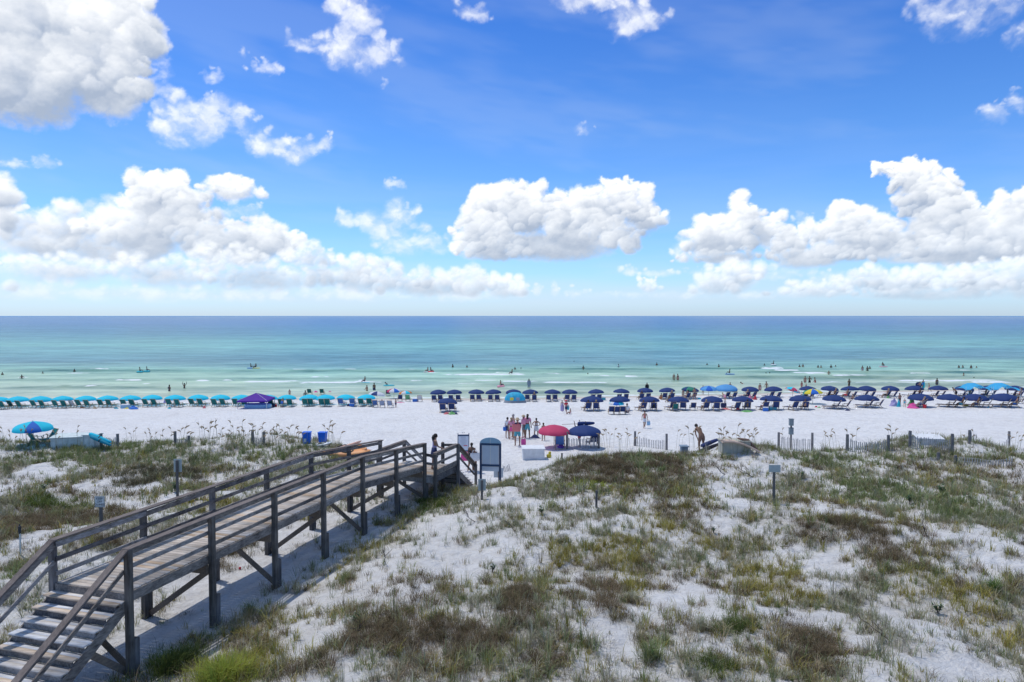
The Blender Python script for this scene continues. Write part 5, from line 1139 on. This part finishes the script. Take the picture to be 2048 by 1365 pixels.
for i, (px, py, col, w, h, lab) in enumerate([(1070,876.5,'navy',.8,.22,'navy cloth heap at the feet of the woman in white dress'),(1118,893,'white',.6,.30,'pale green and white towel on the chair under the red umbrella'),(1122,896,'violet',.5,.35,'magenta bag heap under the red umbrella'),
    (893,829,'salmon',.6,.22,'red and white towel in front of the first front row umbrella'),(904,829.5,'green',.7,.28,'green patterned towel in front of the first front row umbrella'),(912,829,'navy',.4,.18,'navy shoes and bag by the green patterned towel'),(165,817,'brown',.5,.2,'brown heap between left turquoise umbrellas'),
    (190,818,'tan',.5,.25,'tan heap right of the fifth turquoise umbrella'),(254,818,'yellow',.5,.14,'yellow toy heap left of the seventh turquoise umbrella'),(267,819,'blue',1.0,.34,'big blue cloth heap under the seventh turquoise umbrella'),(232,818,'teal',.6,.2,'teal heap left of the sixth turquoise umbrella'),
    (330,807,'lilac',.5,.35,'lilac towel left of the ninth turquoise umbrella'),(409,817,'salmon',.4,.25,'salmon towel right of the tenth turquoise umbrella'),(339,818,'turq',.5,.14,'turquoise toy under the ninth turquoise umbrella'),(697,813,'navy',.4,.25,'navy bag between the two blue chairs'),
    (632,786,'hotpink',.9,.25,'pink blanket by the water behind turquoise umbrellas'),(660,786,'pink',.7,.25,'pink bundle right of the dark chairs by the water'),(800,806,'pink',1.0,.10,'pink mat under the red striped umbrella'),(1476,820,'red',.5,.25,'red towel in front of the seventh front row umbrella'),
    (1493,824,'green',1.4,.16,'green striped mat in front of the seventh front row umbrella'),(1450,819,'salmon',1.1,.14,'pale red mat right of the navy patterned bag'),(1632,815,'red',.4,.14,'red toys on the sand below the rainbow umbrella'),(1638,816,'green',.4,.12,'green toys on the sand below the rainbow umbrella'),
    (1788,813,'lilac',.9,.75,'pale lilac towel hung left of the turquoise towel'),(1797,814,'turq',.5,.7,'turquoise towel standing by the lilac one'),(1823,812,'green',.8,.9,'bright green towel over a chair, front row right'),(1825,817,'hotpink',1.1,.5,'bright pink towel heap, front row right'),
    (1932,813,'yellow',.9,.2,'yellow mat under the thirteenth front row umbrella'),(1985,800,'lightblue',1.5,.25,'light blue mat under the right shade canopy'),(1977,816,'turq',.4,.2,'turquoise ball heap between the last two front umbrellas'),(1776,797,'green',.4,.3,'green box by the back row, right'),
    (1399,799,'turq',.5,.2,'turquoise cloth left of the bright blue umbrella'),(1500,799,'pink',.6,.5,'pink towel hung in the back row, centre right'),(1510,800,'red',.5,.5,'red towel beside the hung pink one'),(1040,800,'tan',.4,.2,'tan bag beside the turquoise tent'),(1695,822,'navy',.6,.15,'navy bag in front of the tenth front row umbrella')]):
    if py == 893: p = None
    thing_mb('towel_heap', heap(w, w*.6, h, 500+i), CLO[col], px, py, lab, 'towel', g, rz=(i*37) % 60-30)
g = 'buckets and coolers'
def bucket(px, py, col, s, label):
    p = at(px, py); o = empty('bucket', p, 0, label, 'bucket', g); mb = MB(); mb.lathe([(.11, 0), (.15, .28), (.16, .28), (.16, .30), (.14, .30), (.105, .03), (.001, .03)], 14); mb.build('bucket_body', CLO[col], o, True)
    h = MB(); h.tube([(-.15, 0, .29), (-.1, 0, .40), (0, 0, .44), (.1, 0, .40), (.15, 0, .29)], .008, 4, False); h.build('handle', METAL, o); o.scale = (s, s, s)
def cooler(px, py, col, w, label):
    p = at(px, py); o = empty('cooler', p, R((px*7) % 30-15), label, 'cooler', g); mb = MB(); mb.box((0, 0, .17), (w, w*.6, .34)); mb.build('cooler_body', CLO[col], o, bevel=.02)
    mb = MB(); mb.box((0, 0, .385), (w*1.04, w*.64, .08)); mb.build('lid', CLO['white'], o, bevel=.015); h = MB(); h.tube([(-w*.4, 0, .3), (-w*.4, 0, .5), (w*.4, 0, .5), (w*.4, 0, .3)], .012, 5); h.build('handle', METAL, o)
bucket(1849,817,'red',1.3,'red bucket on the sand at the front row, right'); bucket(552,814,'red',.9,'red ball shaped bucket right of the purple canopy'); bucket(547,815,'navy',1.2,'navy bucket right of the purple canopy')
cooler(251,817,'lightblue',.8,'white and light blue cooler under the seventh turquoise umbrella'); cooler(831,804,'blue',.7,'bright blue cooler left of the navy row'); cooler(1531,823,'blue',.5,'blue cooler between front row umbrellas, centre right'); cooler(1545,821,'teal',.7,'teal cooler under the eighth front row umbrella')
cooler(1206,801,'teal',.6,'small cooler behind the second front row umbrella'); cooler(704,814,'blue',.5,'blue cooler beside the right blue chair')
o = thing_mb('body_board', boardmb(1.1, .55), CLO['turq'], 1846, 780, 'turquoise body board held upright at the water', 'body board', rz=10); o.rotation_euler = (0, R(90), R(15)); o.location.z += .75
o = thing_mb('body_board', boardmb(.9, .8), CLO['navy'], 1837, 781, 'round dark board held at the water', 'body board'); o.rotation_euler = (0, R(90), R(60)); o.location.z += .8

# ---------------------------------------------------------------- sand fences
SLAT = mat('fence_slat', (.50, .47, .45), .85, .25, 6); FPOST = mat('fence_post', (.19, .18, .175), .85, .25, 5)
def z_at(px, py, y): r = ray(px, py); return CH+r[2]/r[1]*y
def sandfence(x0, t0, b0, x1, t1, b1, label, st=None, sb=None, nsl=16, lean=0.0, posts=(1, 1), ext=None):
    """post px x, top and foot rows at both ends; st: slat top row, sb slat foot row"""
    p0, p1 = at(x0, b0), at(x1, b1); o = empty('sand_fence', p0, 0, label, 'fence', 'sand fences along the dune'); Q0, Q1 = Vector(p0), Vector(p1)
    for q, xx, tt, do in ((Q0, x0, t0, posts[0]), (Q1, x1, t1, posts[1])):
        if do: h = z_at(xx, tt, q.y)-q.z; mb = MB(); mb.tube([q-Q0+Vector((0, 0, -.3)), q-Q0+Vector((lean*h, 0, h))], [.085, .075], 9); mb.build('post', FPOST, o)
    hs = z_at((x0+x1)/2, st, (Q0.y+Q1.y)/2)-(Q0.z+Q1.z)/2
    g_ = random.Random(int(x0)); wires = MB()
    for i in range(nsl):
        t = (i+.6)/nsl; q = Q0.lerp(Q1, t); gg = gz(q.x, q.y); sag = -.10*math.sin(math.pi*t); a = g_.uniform(-.05, .05)+lean; mb = MB(); hh = hs*g_.uniform(.93, 1.05)+sag
        mb.bar(Vector((q.x, q.y, gg-.1))-Q0, Vector((q.x+a*hh, q.y, gg+hh))-Q0, .045, .014, up=(0, 1, 0)); mb.build('slat', SLAT, o)
    for k in (.35, .8):
        pts = []
        for i in range(9): t = i/8; q = Q0.lerp(Q1, t); pts.append(Vector((q.x, q.y-.01, gz(q.x, q.y)+k*hs))-Q0)
        wires.tube(pts, .006, 3, False)
    wires.build('wire', METAL, o)
sandfence(1557,865,898,1624,866,903,'sand fence between posts around the bird house post',875,0,18)
sandfence(1694,869,902,1776,870.5,903,'sand fence second from the bird house post, wholly above the grass',877,0,20)
sandfence(1819.4,862,896,1903.7,868,906,'sand fence in front of the white overturned box, far right',876,0,20)
sandfence(1938.6,860.6,888,2017.4,863,892,'short sand fence farthest right and farthest away, sagging',873,0,18)
sandfence(1910.6,911,928,2025,914,931,'low half buried sand fence on the dune at the right edge',913,0,22,posts=(1,0))
sandfence(1858,913,922,1876,905,921,'tiny remnant of fence in the crest grass, right',914,0,5,posts=(0,1))
sandfence(1270,863,892,1333,868,900,'sand fence standing alone between the navy umbrella and the stooping man',876,0,18)
sandfence(1134,864,899,1197.5,869,897,'sand fence behind the red and near navy umbrellas',875,0,20)
sandfence(203,867,897,236,868,897,'sand fence under the rolled turquoise cushions, left',873,0,9)
sandfence(350.7,863,890,378,871.5,890,'short sand fence in the sea oats, second from left',876,0,8)
sandfence(505.6,860,888,528,864,888,'short sand fence in the sea oats, third from left',873,0,7)
sandfence(1008,928,945,1022,930,941,'leaning scrap of sand fence right of the arched sign',929,0,5,lean=-.3,posts=(0,0))

# ---------------------------------------------------------------- signs and posts
SIGNW = mat('sign_white', (.62, .66, .64), .5, .05, 6); SIGNB = mat('sign_back', (.42, .47, .45), .6, .08, 8); NAVYP = mat('navy_paint', (.03, .06, .12), .45, .08, 5); GLAZE = mat('pale_panel', (.50, .57, .63), .35, .05, 3); INK = mat('ink', (.04, .045, .05), .6, .02, 4); REDI = mat('red_ink', (.65, .06, .08), .6, .02, 4)
GPOST = mat('grey_post', (.12, .115, .11), .85, .2, 5)
def text(s_, size, loc, m, parent, name='lettering', rx=90):
    cu = bpy.data.curves.new(name, 'FONT'); cu.body = s_; cu.size = size; cu.align_x = 'CENTER'; cu.align_y = 'CENTER'; cu.extrude = .002
    o = bpy.data.objects.new(name, cu); C.objects.link(o); dg = bpy.context.evaluated_depsgraph_get(); dg.update(); me = bpy.data.meshes.new_from_object(o.evaluated_get(dg)); bpy.data.objects.remove(o)
    me.materials.clear(); me.materials.append(m); o = bpy.data.objects.new(name, me); C.objects.link(o); o.location = loc; o.rotation_euler = (R(rx), 0, 0); o.parent = parent; return o
def post_sign(px, foot, top, pw, ph, label, panel_first=True, mp=None, words=None, hw=.045, wide=1.0):
    """panel pw x ph metres at the top of a post; panel_first: the panel hides the post"""
    p = at(px, foot); z = z_at(px, top, p.y)-p.z; o = empty('sign', p, 0, label, 'sign', 'small signs on posts in the dune'); mb = MB(); mb.box((0, 0, (z-.04)/2-.15), (hw*2, hw*2, z-.04+.3)); mb.build('post', GPOST, o, bevel=.006)
    y = -.065 if panel_first else .065; mb = MB(); mb.box((0, y, z-ph/2), (pw, .02, ph)); mb.build('panel', mp or SIGNB, o, bevel=.004)
    if words:
        b = MB()
        for x0, z0, w_, h_ in ((0, z-.02, pw*.92, .012), (0, z-ph+.02, pw*.92, .012), (-pw*.46, z-ph/2, .012, ph-.04), (pw*.46, z-ph/2, .012, ph-.04)): b.box((x0, y-.012, z0), (w_, .004, h_))
        b.build('border', INK, o)
        for i, w_ in enumerate(words): text(w_, ph*.27, (0, y-.014, z-ph*(.23+.27*i)), INK, o)
    return o
post_sign(203,1058,991.5,.36,.40,'small white KEEP OFF DUNES sign on a post beyond the handrail',mp=SIGNW,words=['KEEP','OFF','DUNES'])
post_sign(355.5,1003,919,.34,.55,'blank pale sign seen from behind its tall post, left of boardwalk',False)
post_sign(964,1000,959,.33,.50,'blank pale sign from behind in front of the arched sign',False)
post_sign(997,966,937,.5,.5,'pale square panel behind the right leg of the arched sign',False,mp=GLAZE,hw=.02)
post_sign(1547,1006,929.5,.48,.30,'faded blank sign on a tall post high on the right dune',True)
def stake(px, foot, top, r_, label, m, name='post', sub=None):
    p = at(px, foot); z = z_at(px, top, p.y)-p.z; o = empty('marker_post' if not sub else 'torch', p, 0, label, 'post' if not sub else 'torch'); mb = MB(); mb.tube([(0, 0, -.2), (.01, 0, z*(.7 if sub else 1))], r_, 9); mb.build('shaft', m, o)
    if sub: mb = MB(); mb.lathe([(r_*1.2, z*.68), (r_*1.7, z*.72), (r_*1.9, z*.92), (r_*.8, z*.94), (r_*.5, z)], 10); mb.build('torch_head', INK, o)
    return o
stake(1192.5,1016,981,.05,'lone short dark wooden stake on the dune right of centre',GPOST); stake(1123.6,919,906.5,.06,'short stub of a post between the white box and red umbrella',FPOST)
stake(41,1111,1048,.025,'white stake with a black torch head on the left dune',SIGNW,sub=True)
def arch_sign():
    p = at(981, 971); o = empty('arched_sign', p, R(-8), 'large arched notice board with dark blue posts and pale blank panels', 'notice board'); W2 = .50; zt = z_at(981, 887, p.y)-p.z; za = z_at(981, 875.5, p.y)-p.z; zb = z_at(981, 931, p.y)-p.z
    for x in (-W2, W2): mb = MB(); mb.box((x, 0, (zt-.3)/2), (.11, .11, zt+.3)); mb.build('post', NAVYP, o, bevel=.01)
    for z in (zt-.05, zb): mb = MB(); mb.box((0, -.002, z), (2*W2-.11, .09, .10)); mb.build('crossbar', NAVYP, o, bevel=.008)
    mb = MB(); n = 16; mb.v = [(W2*1.1*math.cos(math.pi*i/n), y, zt+.002+(za-zt)*math.sin(math.pi*i/n)) for y in (-.025, .025) for i in range(n+1)]; k = n+1
    mb.f = [tuple(range(k)), tuple(reversed([k+i for i in range(k)]))]+[(i, i+k, i+1+k, i+1) for i in range(n)]; mb.build('arch_panel', mat('arch_blue', (.30, .46, .55), .5, .05, 4), o)
    for s in (-1, 1): mb = MB(); mb.box((s*(W2-.055)/2, .0, (zt-.10+zb+.05)/2), (W2-.085, .03, zt-.15-zb-.0)); mb.build('panel', GLAZE, o)
    mb = MB(); mb.box((0, -.03, (za+zb)/2-.02), (.028, .02, za-zb-.06)); mb.build('centre_strip', SIGNW, o)
    mb = MB(); mb.box((0, .0, zb-.18), (2*W2-.115, .025, .24)); mb.build('lower_panel', GLAZE, o)
arch_sign()
def a_frame():
    p = at(927, 903); o = empty('a_frame_sign', p, R(4), 'white A frame notice with dark frame and red line standing on sand', 'sign'); h = z_at(927, 867, p.y)-p.z; w = 22*p.y/F
    for s in (-1, 1):
        mb = MB(); mb.bar((-w/2, s*.26, -.02), (-w/2, s*.02, h), .05, .03, up=(0, 1, 0)); mb.bar((w/2, s*.26, -.02), (w/2, s*.02, h), .05, .03, up=(0, 1, 0))
        for t in (.06, .88): mb.bar((-w/2, s*(.26-.24*t), h*t), (w/2, s*(.26-.24*t), h*t), .03, .07 if t < .5 else .10)
        mb.build('frame', NAVYP, o)
        pn = MB(); t0, t1 = .08, .85; a = Vector((0, s*(.265-.24*t0), h*t0)); b = Vector((0, s*(.265-.24*t1), h*t1)); pn.bar(a, b, w-.06, .015, up=(0, 1, 0)); pn.build('board', mat('notice_white', (.72, .73, .75), .5, .03, 4), o)
    mb = MB(); mb.tube([(-.08, 0, h), (-.08, 0, h+.07), (.08, 0, h+.07), (.08, 0, h)], .014, 5); mb.build('handle', NAVYP, o)
    ln = MB(); g_ = random.Random(4)
    for i in range(9):
        t = .80-.055*i; y = -(.265-.24*t)-.014; ww = w*g_.uniform(.35, .72); ln.box((g_.uniform(-.02, .02), y, h*t), (ww, .004, .012 if i else .022))
    ln.build('notice_lines', mat('grey_ink', (.35, .35, .40), .6, .03, 4), o); t = .34; rd = MB(); rd.box((w*.18, -(.265-.24*t)-.014, h*t), (w*.34, .004, .045)); rd.build('red_line', REDI, o)
a_frame()
def bird_post():
    p = at(1581.5, 900); o = empty('box_post', p, 0, 'tall post carrying two grey boxes one above the other at the fence', 'post'); z = z_at(1581, 838, p.y)-p.z; mb = MB(); mb.tube([(0, 0, -.3), (0, 0, z-.2)], .055, 9); mb.build('post', GPOST, o)
    for zz in (z-.24, z-.82): mb = MB(); mb.box((0, 0, zz), (.25, .22, .40)); mb.box((0, 0, zz+.23), (.29, .26, .035)); mb.build('nest_box', mat('box_grey', (.20, .24, .26), .7, .12, 6), o, bevel=.006)
bird_post()

# ---------------------------------------------------------------- storage boxes, bins, boats and bundles
BOXW = mat('box_white', (.70, .71, .71), .6, .10, 4, .3); BOXR = mat('box_aged', (.56, .63, .62), .65, .16, 4, .3)
def storage(px, foot, wpx, h, dep, rz, m, label, lidlift=0.0, lm=None):
    p = at(px, foot); w = wpx*p.y/F; o = empty('storage_box', p, R(rz), label, 'storage box', 'storage boxes on the beach'); mb = MB(); mb.box((0, dep/2, h/2-.1), (w, dep, h+.2)); mb.build('box_body', m, o, bevel=.012)
    ld = MB(); ld.bar((0, -.05, h+.03), (0, dep+.05, h+.03+lidlift), w+.10, .05); ld.build('lid', lm or m, o, bevel=.01)
    ba = MB()
    for x in (-w/2+.05, w/2-.05, 0): ba.box((x, -.012, h/2), (.05, .03, h-.04))
    ba.build('battens', m, o)
storage(1067.5,920,44,.62,.85,3,BOXW,'white storage box with flat lid behind the dune crest, centre',.06)
storage(134,897,58,.55,.9,14,BOXR,'long pale weathered storage box left of the rolled turquoise cushions',.10); storage(178,900,27,.78,.6,-6,BOXR,'upright pale storage box with rusty marks beside the long one',.0)
storage(1473,908,56,.60,.8,0,mat('box_beige', (.46, .44, .36), .7, .1, 4),'beige storage box in the grass right of the stooping man',.0); storage(1862,890,46,.28,.8,-12,BOXW,'white low box with lid propped up behind the right fence',.12)
storage(1370,906,13,.3,.4,0,mat('box_slate', (.20, .26, .32), .7, .1, 4),'small slate blue box in the grass left of the stooping man')
def bin_(px, foot, top, label, rz, lab=False):
    p = at(px, foot); h = z_at(px, top, p.y)-p.z; w = 16*p.y/F; o = empty('wheelie_bin', p, R(rz), label, 'bin', 'blue bins on the sand'); mb = MB(); a = w*.40; b = w*.50; c = w*.42; d = w*.55
    mb.add([(-a,-c*.8,0),(a,-c*.8,0),(a,c*.8,0),(-a,c*.8,0),(-b,-c,h*.92),(b,-c,h*.92),(b,c,h*.92),(-b,c,h*.92)], [(0,3,2,1),(4,5,6,7),(0,1,5,4),(1,2,6,5),(2,3,7,6),(3,0,4,7)]); mb.build('bin_body', mat('bin_blue', (.015, .16, .72), .45, .06, 4), o, bevel=.015)
    l_ = MB(); l_.box((0, 0, h*.95), (b*2.1, c*2.15, .05)); l_.tube([(-b*.8, c*1.15, h*.9), (b*.8, c*1.15, h*.9)], .02, 6); l_.build('lid', MATS['bin_blue'], o, bevel=.012)
    for s in (-1, 1): q = MB(); q.tube([(s*a*.9-.02, c*.9, .07), (s*a*.9+.02, c*.9, .07)], .08, 12); q.build('wheel', INK, o)
    if lab: q = MB(); q.box((-a*.35, -c*.92-.012, h*.32), (w*.32, .006, h*.28)); q.build('sticker', SIGNW, o)
bin_(614,888,863.5,'blue bin with a white sticker, left of the two',3,True); bin_(645.5,885,864,'blue bin without sticker, right of the two',-6)
def kayak(px, foot, L, rz, m, label, lift=0, roll=0, sc=1.0):
    p = at(px, foot); o = empty('kayak', p+Vector((0, 0, .2)), R(rz), label, 'kayak', 'boats stored on the sand'); mb = MB(); n, k = 16, 10
    for i in range(n+1):
        t = i/n*2-1; q = (1-abs(t)**2.4)**.8+.02
        for j in range(k): a = 2*math.pi*j/k; mb.v.append((t*L/2, .34*q*math.cos(a), .17*q*math.sin(a)*(1.2 if math.sin(a) < 0 else .6)+.10*t*t))
    mb.f = [(i*k+j, (i+1)*k+j, (i+1)*k+(j+1) % k, i*k+(j+1) % k) for i in range(n) for j in range(k)]+[tuple(range(k)), tuple(reversed([n*k+j for j in range(k)]))]; mb.build('hull', m, o, True)
    s = MB(); s.lathe([(.30, .10), (.33, .13), (.28, .14), (.24, .06), (.001, .04)], 14, (0, 0, 0), 1.1, .62); s.build('cockpit', INK, o, True); o.rotation_euler.x = roll; o.rotation_euler.y = lift; o.scale = (1, sc, sc); o.location.z -= .2*(1-sc)
KO = mat('kayak_orange', (.75, .34, .14), .4, .12, 2); KS = mat('kayak_salmon', (.76, .46, .34), .4, .12, 2)
kayak(694,913,2.6,8,KO,'orange kayak lying behind the boardwalk handrail, lower one',0,.3); kayak(682,905,2.4,24,KS,'salmon kayak leaning behind the handrail, upper one',-.22,-.4); kayak(706,908,1.9,-20,KO,'short orange kayak on edge between handrail posts',-.1,.9)
kayak(640,893,1.4,6,mat('board_white', (.68, .72, .74), .4, .05, 3),'small white and blue boat lying between the blue bins',-.1,.2,.55)
def furled(loc, d, L, m, label, name='furled_umbrella', n=1, pole=.5, r_=.11):
    d = Vector(d).normalized(); o = empty(name, loc, 0, label, 'furled umbrella', 'furled umbrellas and cushions'); mb = MB(); mb.tube([d*0, d*.06, d*L*.3, d*L*.7, d*L*.95, d*L], [r_*.5, r_*.9, r_, r_*.8, r_*.55, r_*.2], 9); mb.build('folded_canopy', m, o, True)
    q = MB(); q.tube([d*(-pole), d*.1], .02, 6); q.build('pole', POLE, o); s = MB(); s.tube([d*L*.45, d*L*.49], r_*1.02, 9); s.build('strap', INK, o); return o
yy = at(1159, 893).y; furled(held(1155,848,yy), (1.0,.0,.04), 1.15, UMB['navy'], 'furled navy umbrella held over the head of the man', pole=1.05, r_=.15)
yy = at(1403,905).y-.4
furled(held(1402,893,yy), (1,.1,.38), 1.35, CLO['navy'], 'upper furled dark umbrella leaning beside the stooping man', pole=.35, r_=.14); furled(held(1398,904,yy-.2), (1,.05,.38), 1.45, CLO['black'], 'lower furled dark umbrella leaning beside the stooping man', pole=.3, r_=.14)
yy = at(190,899).y-.25
furled(held(179,868,yy), (1,-.1,-.36), 1.35, UMB['teal'], 'upper rolled turquoise umbrella propped on the storage box', pole=.02, r_=.12); furled(held(181,873,yy-.15), (1,-.1,-.40), 1.3, UMB['dteal'], 'lower rolled turquoise umbrella propped on the storage box', pole=.02, r_=.11)
def cushion(px, py, label):
    p = at(px, py); o = empty('curved_cushion', p, R(0), label, 'cushion'); mb = MB(); n = 14
    for i in range(n+1):
        t = i/n; x = -.95+1.9*t; z = .66-.80*max(0, t-.25)**1.5; mb.v += [(x, -.22, z), (x, .22, z), (x, .22, z-.10), (x, -.22, z-.10)]
    mb.f = [(4*i+a, 4*i+(a+1) % 4, 4*i+4+(a+1) % 4, 4*i+4+a) for i in range(n) for a in range(4)]+[(0, 1, 2, 3), (4*n+3, 4*n+2, 4*n+1, 4*n)]; mb.build('pad', mat('cushion_tan', (.62, .46, .36), .8, .2, 3), o, True)
    m2 = MB(); m2.tube([(-.1, .1, .74), (.45, .15, .62), (.95, .1, .1)], [.04, .09, .05], 8); m2.build('dark_roll', CLO['brown'], o, True)
cushion(1480, 907, 'curved tan cushion with dark roll slumped over the beige box')
mb = MB(); mb.ell((0, 0, .12), (.16, .12, .14), 10, 6); mb.ell((.05, 0, .30), (.09, .08, .1), 10, 6); thing_mb('yellow_plant', mb, mat('yellow_bits', (.55, .45, .06), .8, .3, 20), 1098, 916, 'small yellow bundle on the sand right of the white box', 'bundle')
mb = MB(); mb.ell((0, 0, .05), (.045, .045, .045), 12, 8); thing_mb('ball', mb, CLO['red'], 480, 1140, 'small red ball on the sand beneath the boardwalk', 'ball', smooth=True)
for k in list(oat_protos): pass
